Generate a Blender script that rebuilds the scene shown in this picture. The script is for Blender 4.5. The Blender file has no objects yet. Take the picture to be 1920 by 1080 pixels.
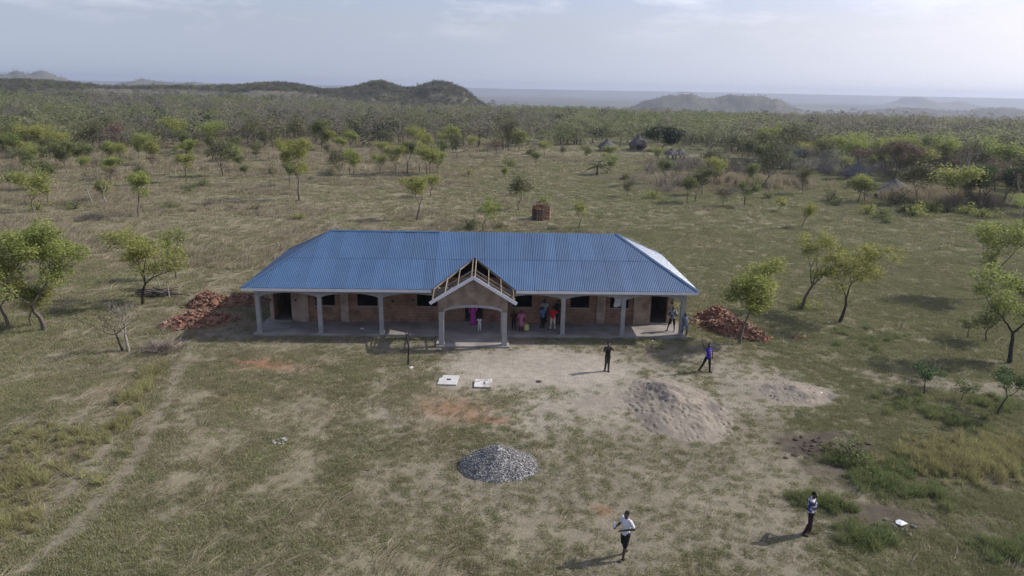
import bpy, bmesh, math, random
import numpy as np
from mathutils import Vector, Matrix

sc = bpy.context.scene
col = sc.collection
R = math.radians

# ------------------------------------------------------------------ camera
FPX, CAMH = 1320.0, 15.0
PITCH, ROLL = math.atan(374 / FPX), R(1.1)
cam_d = bpy.data.cameras.new('camera')
cam_d.sensor_width = 36.0
cam_d.lens = FPX * 36.0 / 1920.0
cam_d.clip_start = 0.5
cam_d.clip_end = 40000
cam = bpy.data.objects.new('camera', cam_d)
col.objects.link(cam)
CM = Matrix.Rotation(math.pi / 2 - PITCH, 4, 'X') @ Matrix.Rotation(ROLL, 4, 'Z')
CM.translation = (0, 0, CAMH)
cam.matrix_world = CM
sc.camera = cam

# ------------------------------------------------------------------ light
SUN_DIR = Vector((1.27, 0.34, 1.0)).normalized()      # towards the sun
SUN_EL = math.asin(SUN_DIR.z)
SUN_AZ = math.atan2(SUN_DIR.x, SUN_DIR.y)              # clockwise from +Y
world = bpy.data.worlds.new('World')
sc.world = world
world.use_nodes = True
wt = world.node_tree
wt.nodes.clear()
def wn(t, **kw):
    n = wt.nodes.new(t)
    for k, v in kw.items():
        setattr(n, k, v)
    return n
sky = wn('ShaderNodeTexSky', sky_type='NISHITA')
sky.sun_disc = False
sky.sun_elevation = SUN_EL
sky.sun_rotation = SUN_AZ
sky.altitude = 600
sky.air_density = 1.0
sky.dust_density = 3.2
sky.ozone_density = 1.0
bg = wn('ShaderNodeBackground')
bg.inputs['Strength'].default_value = 0.15
out = wn('ShaderNodeOutputWorld')
# a thin hazy veil evens the sky out, faint small cumulus low over the horizon
tc = wn('ShaderNodeTexCoord')
sep = wn('ShaderNodeSeparateXYZ')
wt.links.new(tc.outputs['Generated'], sep.inputs[0])
# dusty air keeps the sky as bright down to the horizon as a few degrees above it
zmx = wn('ShaderNodeMath', operation='MAXIMUM')
zmx.inputs[1].default_value = 0.085
wt.links.new(sep.outputs['Z'], zmx.inputs[0])
cmb = wn('ShaderNodeCombineXYZ')
wt.links.new(sep.outputs['X'], cmb.inputs['X'])
wt.links.new(sep.outputs['Y'], cmb.inputs['Y'])
wt.links.new(zmx.outputs[0], cmb.inputs['Z'])
wt.links.new(cmb.outputs[0], sky.inputs['Vector'])
mp = wn('ShaderNodeMapping')
mp.inputs['Scale'].default_value = (7.0, 7.0, 26.0)
wt.links.new(tc.outputs['Generated'], mp.inputs['Vector'])
nz = wn('ShaderNodeTexNoise')
nz.inputs['Scale'].default_value = 1.0
nz.inputs['Detail'].default_value = 9.0
nz.inputs['Roughness'].default_value = 0.62
wt.links.new(mp.outputs[0], nz.inputs['Vector'])
cr = wn('ShaderNodeValToRGB')
cr.color_ramp.elements[0].position = 0.50
cr.color_ramp.elements[0].color = (0, 0, 0, 1)
cr.color_ramp.elements[1].position = 0.70
cr.color_ramp.elements[1].color = (1, 1, 1, 1)
wt.links.new(nz.outputs['Fac'], cr.inputs[0])
el = wn('ShaderNodeMapRange')
el.inputs['From Min'].default_value = 0.05
el.inputs['From Max'].default_value = 0.16
wt.links.new(sep.outputs['Z'], el.inputs['Value'])
ml = wn('ShaderNodeMath', operation='MULTIPLY')
wt.links.new(cr.outputs[0], ml.inputs[0])
wt.links.new(el.outputs[0], ml.inputs[1])
ml2 = wn('ShaderNodeMath', operation='MULTIPLY')
wt.links.new(ml.outputs[0], ml2.inputs[0])
ml2.inputs[1].default_value = 0.8
veil = wn('ShaderNodeMix', data_type='RGBA')
veil.inputs['Factor'].default_value = 0.04
veil.inputs['B'].default_value = (5.6, 5.85, 6.9, 1)
tint = wn('ShaderNodeMix', data_type='RGBA', blend_type='MULTIPLY')
tint.inputs['Factor'].default_value = 1.0
tint.inputs['B'].default_value = (0.93, 0.855, 0.975, 1)
wt.links.new(sky.outputs[0], tint.inputs['A'])
wt.links.new(tint.outputs['Result'], veil.inputs['A'])
cl = wn('ShaderNodeMix', data_type='RGBA')
cl.inputs['B'].default_value = (7.2, 7.3, 7.8, 1)
wt.links.new(ml2.outputs[0], cl.inputs['Factor'])
wt.links.new(veil.outputs['Result'], cl.inputs['A'])
wt.links.new(cl.outputs['Result'], bg.inputs['Color'])
wt.links.new(bg.outputs[0], out.inputs['Surface'])

sun_d = bpy.data.lights.new('sun', 'SUN')
sun_d.energy = 4.4
sun_d.angle = R(0.6)
sun_d.color = (1.0, 0.95, 0.87)
sun = bpy.data.objects.new('sun', sun_d)
sun.rotation_euler = SUN_DIR.to_track_quat('Z', 'Y').to_euler()
sun.location = (40, 20, 60)
col.objects.link(sun)

sc.view_settings.view_transform = 'Standard'
sc.view_settings.look = 'None'
sc.view_settings.gamma = 1.0
sc.view_settings.use_curve_mapping = False
sc.view_settings.exposure = 0.12
sc.render.engine = 'CYCLES'
sc.cycles.use_denoising = True
sc.cycles.denoising_prefilter = 'NONE'
sc.cycles.denoising_input_passes = 'RGB_ALBEDO_NORMAL'
sc.cycles.max_bounces = 6
sc.cycles.diffuse_bounces = 3
sc.cycles.glossy_bounces = 2
sc.cycles.transmission_bounces = 3
sc.cycles.volume_bounces = 1
sc.cycles.transparent_max_bounces = 4
sc.cycles.caustics_reflective = False
sc.cycles.caustics_refractive = False

# ------------------------------------------------------------------ helpers
def ray(px, py):
    return (CM.to_3x3() @ Vector(((px - 960) / FPX, -(py - 540) / FPX, -1.0)))

def at(px, py, z=0.0):
    """ground point (height z) under a photo position"""
    d = ray(px, py)
    t = (z - CAMH) / d.z
    return Vector((d.x * t, d.y * t, z))

def rng_of(seed):
    return np.random.default_rng(seed)

def hash2(ix, iy, s):
    n = (ix.astype(np.int64) * 374761393 + iy.astype(np.int64) * 668265263 + s * 974634777) & 0x7fffffff
    n = ((n ^ (n >> 13)) * 1274126177) & 0x7fffffff
    return ((n ^ (n >> 16)) & 0xffff) / 65535.0

def vnoise(x, y, s=0):
    x = np.asarray(x, float); y = np.asarray(y, float)
    ix = np.floor(x); iy = np.floor(y)
    fx = x - ix; fy = y - iy
    fx = fx * fx * (3 - 2 * fx); fy = fy * fy * (3 - 2 * fy)
    a = hash2(ix, iy, s); b = hash2(ix + 1, iy, s)
    c = hash2(ix, iy + 1, s); d = hash2(ix + 1, iy + 1, s)
    return (a * (1 - fx) + b * fx) * (1 - fy) + (c * (1 - fx) + d * fx) * fy

def fbm(x, y, s=0, o=4):
    v = 0; a = 0.5; t = 0
    for k in range(o):
        v = v + a * vnoise(x * 2 ** k + 17.3 * k, y * 2 ** k - 9.1 * k, s + k)
        t += a; a *= 0.5
    return v / t

def sstep(a, b, x):
    t = np.clip((np.asarray(x, float) - a) / (b - a), 0, 1)
    return t * t * (3 - 2 * t)

def gauss(x, y, cx, cy, sx, sy=None):
    sy = sy or sx
    return np.exp(-0.5 * (((x - cx) / sx) ** 2 + ((y - cy) / sy) ** 2))

def poly_dist(x, y, pts):
    """distance to a polyline"""
    best = np.full(np.shape(x), 1e9)
    for (ax, ay), (bx, by) in zip(pts[:-1], pts[1:]):
        dx, dy = bx - ax, by - ay
        t = np.clip(((x - ax) * dx + (y - ay) * dy) / (dx * dx + dy * dy), 0, 1)
        best = np.minimum(best, np.hypot(x - ax - t * dx, y - ay - t * dy))
    return best

# ---- materials
MATS = {}
def mat(name, base=(0.5, 0.5, 0.5), rough=0.8, metal=0.0, spec=0.3):
    if name in MATS:
        return MATS[name]
    m = bpy.data.materials.new(name)
    m.use_nodes = True
    b = m.node_tree.nodes['Principled BSDF']
    b.inputs['Base Color'].default_value = (*base, 1)
    b.inputs['Roughness'].default_value = rough
    b.inputs['Metallic'].default_value = metal
    b.inputs['Specular IOR Level'].default_value = spec
    MATS[name] = m
    return m

def nmat(name, c1, c2, scale=8.0, rough=0.85, bump=0.0, metal=0.0, spec=0.25, detail=5.0, coord='Object',
         objvar=0.0, stretch=None, bumpscale=None, lo=0.35, hi=0.65):
    """noise blend between two colours, optional bump and per-object value shift"""
    m = mat(name, c1, rough, metal, spec)
    nt = m.node_tree
    N = nt.nodes; L = nt.links
    b = N['Principled BSDF']
    t = N.new('ShaderNodeTexCoord')
    n = N.new('ShaderNodeTexNoise')
    n.inputs['Scale'].default_value = scale
    n.inputs['Detail'].default_value = detail
    if stretch:
        mp_ = N.new('ShaderNodeMapping')
        mp_.inputs['Scale'].default_value = stretch
        L.new(t.outputs[coord], mp_.inputs[0]); L.new(mp_.outputs[0], n.inputs['Vector'])
    else:
        L.new(t.outputs[coord], n.inputs['Vector'])
    r = N.new('ShaderNodeMapRange')
    r.inputs['From Min'].default_value = lo
    r.inputs['From Max'].default_value = hi
    L.new(n.outputs['Fac'], r.inputs['Value'])
    x = N.new('ShaderNodeMix'); x.data_type = 'RGBA'
    x.inputs['A'].default_value = (*c1, 1)
    x.inputs['B'].default_value = (*c2, 1)
    L.new(r.outputs[0], x.inputs['Factor'])
    last = x.outputs['Result']
    if objvar:
        oi = N.new('ShaderNodeObjectInfo')
        mr = N.new('ShaderNodeMapRange')
        mr.inputs['To Min'].default_value = 1 - objvar
        mr.inputs['To Max'].default_value = 1 + objvar
        L.new(oi.outputs['Random'], mr.inputs['Value'])
        h = N.new('ShaderNodeHueSaturation')
        L.new(mr.outputs[0], h.inputs['Value'])
        L.new(last, h.inputs['Color'])
        last = h.outputs[0]
    L.new(last, b.inputs['Base Color'])
    if bump:
        n2 = N.new('ShaderNodeTexNoise')
        n2.inputs['Scale'].default_value = bumpscale or scale * 4
        n2.inputs['Detail'].default_value = 4
        L.new(t.outputs[coord], n2.inputs['Vector'])
        bp = N.new('ShaderNodeBump')
        bp.inputs['Strength'].default_value = bump
        bp.inputs['Distance'].default_value = 0.05
        L.new(n2.outputs['Fac'], bp.inputs['Height'])
        L.new(bp.outputs[0], b.inputs['Normal'])
    return m

def leafmat(name, c1, c2, transl=0.35, scale=0.6, rough=0.6, objvar=0.18, hue=0.016):
    """leaf or blade: clump-wise colour variation, some light passing through"""
    m = nmat(name, c1, c2, scale=scale, rough=rough, spec=0.25, detail=6)
    nt = m.node_tree; N = nt.nodes; L = nt.links
    b = N['Principled BSDF']
    src = b.inputs['Base Color'].links[0].from_socket
    tcn = [n for n in N if n.type == 'TEX_COORD'][0]
    noise = [n for n in N if n.type == 'TEX_NOISE'][0]
    g = N.new('ShaderNodeNewGeometry')
    L.new(g.outputs['Position'], noise.inputs['Vector'])
    oi = N.new('ShaderNodeObjectInfo')
    rnd = N.new('ShaderNodeMath'); rnd.operation = 'ADD'
    fr = N.new('ShaderNodeMath'); fr.operation = 'FRACT'
    L.new(oi.outputs['Random'], rnd.inputs[0]); L.new(g.outputs['Random Per Island'], rnd.inputs[1])
    L.new(rnd.outputs[0], fr.inputs[0])
    mr = N.new('ShaderNodeMapRange')
    mr.inputs['To Min'].default_value = 1 - objvar
    mr.inputs['To Max'].default_value = 1 + objvar
    L.new(fr.outputs[0], mr.inputs['Value'])
    mh = N.new('ShaderNodeMapRange')
    mh.inputs['To Min'].default_value = 0.5 - hue
    mh.inputs['To Max'].default_value = 0.5 + hue
    L.new(oi.outputs['Random'], mh.inputs['Value'])
    h = N.new('ShaderNodeHueSaturation')
    L.new(mr.outputs[0], h.inputs['Value']); L.new(mh.outputs[0], h.inputs['Hue'])
    L.new(src, h.inputs['Color'])
    L.new(h.outputs[0], b.inputs['Base Color'])
    tr = N.new('ShaderNodeBsdfTranslucent')
    L.new(h.outputs[0], tr.inputs['Color'])
    mx = N.new('ShaderNodeMixShader')
    mx.inputs[0].default_value = transl
    o = N['Material Output']
    L.new(b.outputs[0], mx.inputs[1]); L.new(tr.outputs[0], mx.inputs[2])
    L.new(mx.outputs[0], o.inputs['Surface'])
    return m

# ---- mesh builder
class MB:
    def __init__(s):
        s.v = []; s.f = []; s.m = []
    def add(s, vs, fs, mi=0):
        o = len(s.v)
        s.v += [tuple(p) for p in vs]
        s.f += [tuple(i + o for i in f) for f in fs]
        s.m += [mi] * len(fs)
    def box(s, x0, x1, y0, y1, z0, z1, mi=0):
        s.add([(x0, y0, z0), (x1, y0, z0), (x1, y1, z0), (x0, y1, z0), (x0, y0, z1), (x1, y0, z1), (x1, y1, z1), (x0, y1, z1)],
              [(0, 3, 2, 1), (4, 5, 6, 7), (0, 1, 5, 4), (1, 2, 6, 5), (2, 3, 7, 6), (3, 0, 4, 7)], mi)
    def bar(s, a, b, w, h, mi=0, up=(0, 0, 1)):
        a = Vector(a); b = Vector(b)
        d = (b - a).normalized()
        u = Vector(up)
        if abs(d.dot(u)) > 0.99: u = Vector((0, 1, 0))
        x = d.cross(u).normalized() * w / 2
        z = x.cross(d).normalized() * h / 2
        vs = [a - x - z, a + x - z, a + x + z, a - x + z, b - x - z, b + x - z, b + x + z, b - x + z]
        s.add(vs, [(0, 1, 2, 3), (7, 6, 5, 4), (0, 4, 5, 1), (1, 5, 6, 2), (2, 6, 7, 3), (3, 7, 4, 0)], mi)
    def tube(s, pts, rs, n=6, mi=0, cap=True):
        pts = [Vector(p) for p in pts]
        base = len(s.v)
        ref = Vector((1, 0, 0))
        for i, p in enumerate(pts):
            d = (pts[min(i + 1, len(pts) - 1)] - pts[max(i - 1, 0)])
            d = d.normalized() if d.length > 1e-9 else Vector((0, 0, 1))
            x = ref - d * ref.dot(d)
            if x.length < 0.1:
                x = Vector((0, 1, 0)) - d * d.y
            x.normalize(); ref = x
            y = d.cross(x)
            for k in range(n):
                a = 2 * math.pi * k / n
                s.v.append(tuple(p + (x * math.cos(a) + y * math.sin(a)) * rs[i]))
        for i in range(len(pts) - 1):
            for k in range(n):
                k2 = (k + 1) % n
                s.f.append((base + i * n + k, base + i * n + k2, base + (i + 1) * n + k2, base + (i + 1) * n + k)); s.m.append(mi)
        if cap:
            s.f.append(tuple(base + k for k in reversed(range(n)))); s.m.append(mi)
            e = base + (len(pts) - 1) * n
            s.f.append(tuple(e + k for k in range(n))); s.m.append(mi)
    def prism(s, poly, y0, y1, mi=0):
        """polygon in xz extruded along y (counter-clockwise seen from -y)"""
        n = len(poly)
        vs = [(x, y0, z) for x, z in poly] + [(x, y1, z) for x, z in poly]
        fs = [tuple(range(n)), tuple(reversed(range(n, 2 * n)))]
        fs += [(i, i + n, (i + 1) % n + n, (i + 1) % n) for i in range(n)]
        s.add(vs, fs, mi)
    def mesh(s, name, mats, smooth=False):
        me = bpy.data.meshes.new(name)
        me.from_pydata(s.v, [], s.f)
        for m_ in (mats if isinstance(mats, (list, tuple)) else [mats]):
            me.materials.append(m_)
        if any(s.m):
            me.polygons.foreach_set('material_index', s.m)
        if smooth:
            me.polygons.foreach_set('use_smooth', [True] * len(me.polygons))
        me.update()
        return me
    def build(s, name, mats, parent=None, smooth=False):
        return link(name, s.mesh(name, mats, smooth), parent)

def link(name, me, parent=None, loc=None, rot=None):
    o = bpy.data.objects.new(name, me)
    col.objects.link(o)
    if parent is not None:
        o.parent = parent
    if loc is not None: o.location = loc
    if rot is not None: o.rotation_euler = rot
    return o

def thing(name, label, cat, loc=(0, 0, 0), rz=0.0, group=None):
    o = bpy.data.objects.new(name, None)
    o.empty_display_size = 0.2
    col.objects.link(o)
    o.location = loc; o.rotation_euler = (0, 0, rz)
    return tag(o, label, cat, group)

def tag(o, label, cat, group=None):
    o['label'] = label; o['category'] = cat
    if group: o['group'] = group
    return o

def np_mesh(name, V, F, mats, smooth=False, mi=None):
    """V (n,3), F (m,k) numpy arrays with equal face size"""
    me = bpy.data.meshes.new(name)
    n, k = F.shape
    me.vertices.add(len(V)); me.vertices.foreach_set('co', np.asarray(V, np.float32).ravel())
    me.loops.add(n * k); me.loops.foreach_set('vertex_index', F.astype(np.int32).ravel())
    me.polygons.add(n); me.polygons.foreach_set('loop_start', np.arange(n, dtype=np.int32) * k)
    me.polygons.foreach_set('loop_total', np.full(n, k, np.int32))
    for m_ in (mats if isinstance(mats, (list, tuple)) else [mats]):
        me.materials.append(m_)
    if mi is not None:
        me.polygons.foreach_set('material_index', mi.astype(np.int32))
    if smooth:
        me.polygons.foreach_set('use_smooth', np.ones(n, bool))
    me.update(calc_edges=True)
    me.validate()
    return me
# ------------------------------------------------------------------ terrain
def hill(px, r, spx, sy, h):
    """bearing given by the photo column it shows at, distance in metres"""
    t = (px - 960) * .000729
    y = r / math.hypot(1, t)
    return (t * y, y, spx * .000729 * r, sy, h)
HILLS = [hill(*q) for q in (
    (825, 650, 46, 48, 28), (718, 650, 38, 48, 20), (890, 650, 30, 48, 5), (522, 640, 34, 44, 5), (640, 645, 40, 44, 3), (450, 640, 50, 44, 2), (15, 650, 90, 40, 3.0),
    (1280, 1800, 42, 80, 42), (1210, 1800, 40, 70, 27), (1396, 1800, 44, 80, 41), (1460, 1790, 42, 80, 26), (1340, 1800, 30, 80, 8),
    (1700, 2200, 60, 110, 30), (1892, 2200, 40, 90, 34),
    (1708, 4500, 15, 140, 44), (1690, 4500, 36, 140, 12), (1790, 4500, 18, 130, 32),
    (35, 2600, 50, 130, 55), (95, 2600, 40, 130, 24), (0, 2600, 40, 130, 16),
    (245, 2600, 30, 130, 36), (310, 2600, 45, 130, 44), (390, 2600, 30, 130, 36))]
def hill_h(x, y):
    """height of the wooded hills above the plain they stand on"""
    hs = 0
    for cx, cy, sx, sy, hh in HILLS:
        hs = hs + hh * gauss(x, y, cx, cy, sx, sy)
    return hs
def hgt(x, y, fine=True):
    x = np.asarray(x, float); y = np.asarray(y, float)
    r = np.hypot(x, y)
    t = np.where(y > 1, x / np.maximum(y, 1), np.sign(x) * 3)
    wl = sstep(-0.12, -0.30, t) * (y > 0)
    ridge = 8.0 * sstep(370, 660, r) * (1 - sstep(720, 1300, r)) * wl
    fall = -46.0 * sstep(250, 1400, r) * (1 - wl) - 46.0 * sstep(760, 1600, r) * wl
    h = ridge + fall
    hs = hill_h(x, y)
    h = h + hs * (0.78 + 0.44 * fbm(x / 26, y / 26, 37, 4))
    h = h + 58.0 * sstep(6200, 7700, r + 500 * (fbm(t * 3, r * 0, 5, 3) - 0.5)) + 10 * (fbm(x / 700, y / 700, 31, 3) - 0.5) * sstep(5000, 7000, r)
    h = h + 2.0 * (fbm(x / 60, y / 60, 3, 3) - 0.5) * sstep(120, 350, r) + 5 * (fbm(x / 45, y / 45, 7, 4) - 0.5) * sstep(420, 600, r)
    h = h + 26 * (fbm(x / 900, y / 420, 61, 4) - 0.5) * sstep(2300, 3600, r) * (1 - sstep(6200, 7000, r))
    if fine:
        away = sstep(0, 6, np.hypot(np.maximum(np.abs(x + 2.6) - 15, 0), np.maximum(np.abs(y - 46) - 6, 0)))
        h = h + (0.10 * (fbm(x / 2.5, y / 2.5, 11, 3) - 0.5) + 0.05 * (fbm(x / 0.6, y / 0.6, 13, 2) - 0.5)) * (0.15 + 0.85 * away)
    return h

def gz(px, py):
    p = at(px, py)
    return Vector((p.x, p.y, float(hgt(p.x, p.y))))

def P2(px, py):
    p = at(px, py); return (p.x, p.y)

RUT_A = [P2(*q) for q in ((20, 1085), (100, 1020), (160, 975), (205, 925), (245, 870), (270, 825), (298, 780), (330, 715), (355, 660))]
RUT_B = [P2(*q) for q in ((30, 1010), (75, 965), (110, 935), (150, 895), (190, 850), (215, 815), (240, 765), (275, 700))]
PATH_R = [P2(*q) for q in ((1640, 705), (1720, 716), (1810, 722), (1925, 728))]
PATH_W = [P2(*q) for q in ((1470, 1100), (1440, 1000), (1420, 930), (1380, 850), (1400, 770), (1410, 700), (1340, 660))]

def blob(x, y, px, py, rx, ry, s, wob=0.6, soft=0.55):
    """irregular soft patch on the ground at a photo spot, radii in metres"""
    c = at(px, py)
    d = np.hypot((x - c.x) / rx, (y - c.y) / ry)
    d = d + wob * (fbm(x / (0.5 * rx), y / (0.5 * ry), s, 4) - 0.5) * 2
    return 1 - sstep(1 - soft, 1 + soft, d)

def masks(x, y):
    """bare, red, dry, green, each 0..1, from world position"""
    x = np.asarray(x, float); y = np.asarray(y, float)
    r = np.hypot(x, y)
    n1 = fbm(x / 6, y / 6, 41, 4); n2 = fbm(x / 1.7, y / 1.7, 43, 4); n3 = fbm(x / 28, y / 28, 47, 4)
    bare = np.zeros(x.shape)
    pale = np.zeros(x.shape)
    def mx(a, b): return np.maximum(a, b)
    pale = mx(pale, blob(x, y, 1010, 695, 5.2, 3.4, 60))
    pale = mx(pale, 0.7 * blob(x, y, 1160, 735, 4.0, 3.6, 61))
    pale = mx(pale, 0.5 * blob(x, y, 1330, 715, 4.5, 3.2, 62))
    pale = mx(pale, 0.6 * blob(x, y, 1000, 775, 2.6, 2.0, 63))
    pale = mx(pale, 0.4 * blob(x, y, 1480, 730, 4.2, 2.6, 64))
    pale = mx(pale, 0.45 * blob(x, y, 740, 780, 2.4, 1.0, 65))
    bare = mx(bare, 0.85 * blob(x, y, 1180, 790, 5.0, 4.0, 66))
    bare = mx(bare, 0.75 * blob(x, y, 950, 920, 5.5, 3.2, 67))
    bare = mx(bare, 0.8 * blob(x, y, 1250, 950, 6.5, 4.5, 73))
    bare = mx(bare, 0.8 * blob(x, y, 1410, 870, 4.5, 4.5, 74))
    bare = mx(bare, 0.7 * blob(x, y, 1130, 880, 4.0, 3.0, 68))
    bare = mx(bare, 0.8 * blob(x, y, 820, 650, 14, 1.4, 69))
    bare = mx(bare, 0.7 * blob(x, y, 1150, 660, 8, 2.0, 70))
    bare = mx(bare, 0.75 * blob(x, y, 470, 615, 3.0, 2.5, 71))
    bare = mx(bare, 0.85 * (1 - sstep(0.12, 0.55, poly_dist(x, y, RUT_A) + 0.6 * (n2 - 0.5))))
    bare = mx(bare, 0.8 * (1 - sstep(0.12, 0.5, poly_dist(x, y, RUT_B) + 0.6 * (n2 - 0.5))))
    bare = mx(bare, 0.8 * (1 - sstep(0.5, 1.5, poly_dist(x, y, PATH_R) + 1.2 * (n2 - 0.5))))
    bare = mx(bare, 0.8 * (1 - sstep(0.9, 2.8, poly_dist(x, y, PATH_W) + 1.6 * (n2 - 0.5))))
    bare = mx(bare, 0.35 * sstep(0.62, 0.75, n2) * (r < 70))
    bare = mx(bare, 0.8 * blob(x, y, 1250, 240, 30, 20, 72) * 0.6)
    red = np.zeros(x.shape)
    for px, py, rx, ry, s, w in ((490, 682, 1.6, .9, 80, 1), (440, 747, 1.0, .5, 81, .7), (860, 770, 1.7, 1.1, 82, .75), (910, 788, 1.3, .35, 83, .9), (1128, 957, .5, .3, 84, .7), (560, 690, 1.6, .6, 85, .5), (400, 600, 3.2, 2.2, 86, .5), (1360, 610, 2.5, 2.5, 87, .4)):
        red = mx(red, w * blob(x, y, px, py, rx, ry, s, 0.8))
    # dryness: straw coloured to the left and in drifts, greener in the middle and to the right
    t = x / np.maximum(y, 1)
    dry = sstep(0.26, 0.74, 0.5 + 0.55 * (n3 - 0.5) + 0.55 * (n1 - 0.5) + 0.8 * (n2 - 0.5) + 0.26 * sstep(0.12, -0.35, t) * sstep(45, 75, y) - 0.30 * sstep(-0.1, 0.25, t) - 0.10 * sstep(70, 45, y))
    dry = mx(dry, 0.9 * sstep(85, 120, y) * sstep(-0.12, -0.3, t) * sstep(0.35, 0.6, n1))
    dry = mx(dry, 0.7 * blob(x, y, 1300, 335, 22, 14, 90))
    dry = mx(dry, 0.7 * blob(x, y, 900, 290, 40, 25, 91))
    dry = mx(dry, blob(x, y, 250, 740, 1.6, 3.6, 92) * 0.9)
    dry = mx(dry, blob(x, y, 60, 880, 4.0, 3.0, 93) * 0.9)
    green = np.clip(1 - dry + 0.5 * (n2 - 0.5), 0, 1)
    return pale, bare, red, dry, green, n1, n2, n3

def dark_soil(x, y):
    """freshly dug and damp dark soil, 0..1"""
    dk = np.zeros(np.shape(x))
    for px, py, rx, ry, s, w in ((1550, 838, 1.9, 1.2, 101, 1.0), (1490, 825, 1.0, .6, 102, .7), (1650, 965, 1.4, .8, 103, .9), (1560, 880, 1.3, .7, 110, .7), (1720, 975, .9, .6, 104, .7), (1840, 905, 2.4, .7, 105, .6), (1590, 905, .9, .5, 106, .5), (1860, 985, 1.6, .8, 107, .5), (1700, 690, 2.5, .8, 108, .4), (120, 690, 2.2, .8, 109, .35)):
        dk = np.maximum(dk, w * blob(x, y, px, py, rx, ry, s, 1.0, .4))
    return dk

def ground_colour(x, y):
    pale, bare, red, dry, green, n1, n2, n3 = masks(x, y)
    r = np.hypot(x, y)
    def c(*v): return np.array(v)[None, :]
    soil = c(.165, .147, .112) * (0.85 + 0.3 * n2[:, None])
    g = c(.168, .165, .098); d = c(.215, .192, .125)
    colr = soil * 0.35 + 0.65 * (g * green[:, None] + d * (1 - green[:, None]))
    def over(base, top, w): return base * (1 - w[:, None]) + top * w[:, None]
    colr = over(colr, c(.195, .172, .130) * (0.8 + 0.4 * n2[:, None]), np.clip(bare, 0, 1))
    colr = over(colr, c(.30, .272, .225) * (0.8 + 0.4 * n2[:, None]), np.clip(pale, 0, 1))
    colr = over(colr, c(.24, .115, .062), red * 0.75)
    colr = over(colr, c(.075, .062, .048), dark_soil(x, y))
    # woodland floor and bush-covered far country
    wood = sstep(330, 480, r)
    far = (c(.165, .155, .108) * (1 - sstep(900, 1500, r))[:, None] + c(.095, .095, .07) * sstep(900, 1500, r)[:, None] * (0.45 + 1.1 * fbm(x / 260, y / 150, 63, 4))[:, None]) * (0.65 + 0.7 * fbm(x / 14, y / 14, 53, 5)[:, None])
    rock = sstep(0.62, 0.7, fbm(x / 60, y / 22, 59, 4)) * sstep(420, 520, r) * (1 - sstep(900, 1100, r))
    colr = over(colr, far, wood)
    hl = np.maximum(sstep(.6, 3, hill_h(x, y)), sstep(2, 5, hgt(x, y, False))) * sstep(460, 540, r) * (1 - sstep(5000, 6000, r))
    colr = over(colr, c(.118, .114, .088) * (0.7 + 0.6 * n1[:, None]), hl)
    colr = over(colr, c(.17, .15, .13), rock * 0.6)
    return np.clip(colr, 0.01, 0.6)

az = np.concatenate([np.linspace(-46, 46, 380), np.linspace(46, 314, 110)[1:-1]]) * math.pi / 180
NR = 520
rad = np.concatenate([[0.02], 10.0 * (8600 / 10.0) ** (np.linspace(0, 1, NR - 1) ** 1.12)])
A, RR = np.meshgrid(az, rad)
X = (RR * np.sin(A)).ravel(); Y = (RR * np.cos(A)).ravel()
Z = hgt(X, Y)
na = len(az)
I = np.arange(NR - 1)[:, None] * na; J = np.arange(na)[None, :]; J2 = (J + 1) % na
F = np.stack([I + J, I + na + J, I + na + J2, I + J2], -1).reshape(-1, 4)[:, ::-1]
V = np.stack([X, Y, Z], -1)
gm = mat('ground_soil_and_turf', rough=0.95, spec=0.1)
gme = np_mesh('ground', V, F, gm, smooth=True)
ca = gme.color_attributes.new('tint', 'FLOAT_COLOR', 'POINT')
GC = ground_colour(V[:, 0], V[:, 1])
ca.data.foreach_set('color', np.hstack([GC, np.ones((len(GC), 1))]).astype(np.float32).ravel())
ground = link('ground', gme)
ground['kind'] = 'structure'
ground['label'] = 'open savanna ground with worn yard, turf and far plain'
def finish_ground_material(m):
    nt = m.node_tree; N = nt.nodes; L = nt.links
    b = N['Principled BSDF']
    at_ = N.new('ShaderNodeAttribute'); at_.attribute_name = 'tint'
    g = N.new('ShaderNodeNewGeometry')
    def noise(sc_, d=6):
        n = N.new('ShaderNodeTexNoise'); n.inputs['Scale'].default_value = sc_; n.inputs['Detail'].default_value = d
        n.inputs['Roughness'].default_value = 0.65
        L.new(g.outputs['Position'], n.inputs['Vector']); return n.outputs['Fac']
    a = noise(2.2); b2 = noise(11.0)
    m1 = N.new('ShaderNodeMath'); m1.operation = 'ADD'; L.new(a, m1.inputs[0]); L.new(b2, m1.inputs[1])
    r = N.new('ShaderNodeMapRange'); r.inputs['From Min'].default_value = 0.65; r.inputs['From Max'].default_value = 1.35
    r.inputs['To Min'].default_value = 0.66; r.inputs['To Max'].default_value = 1.34
    L.new(m1.outputs[0], r.inputs['Value'])
    mul = N.new('ShaderNodeMix'); mul.data_type = 'RGBA'; mul.blend_type = 'MULTIPLY'; mul.inputs['Factor'].default_value = 1
    L.new(at_.outputs['Color'], mul.inputs['A']); L.new(r.outputs[0], mul.inputs['B'])
    L.new(mul.outputs['Result'], b.inputs['Base Color'])
    bp = N.new('ShaderNodeBump'); bp.inputs['Strength'].default_value = 0.6; bp.inputs['Distance'].default_value = 0.08
    L.new(noise(7.0, 8), bp.inputs['Height']); L.new(bp.outputs[0], b.inputs['Normal'])
finish_ground_material(gm)
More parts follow.
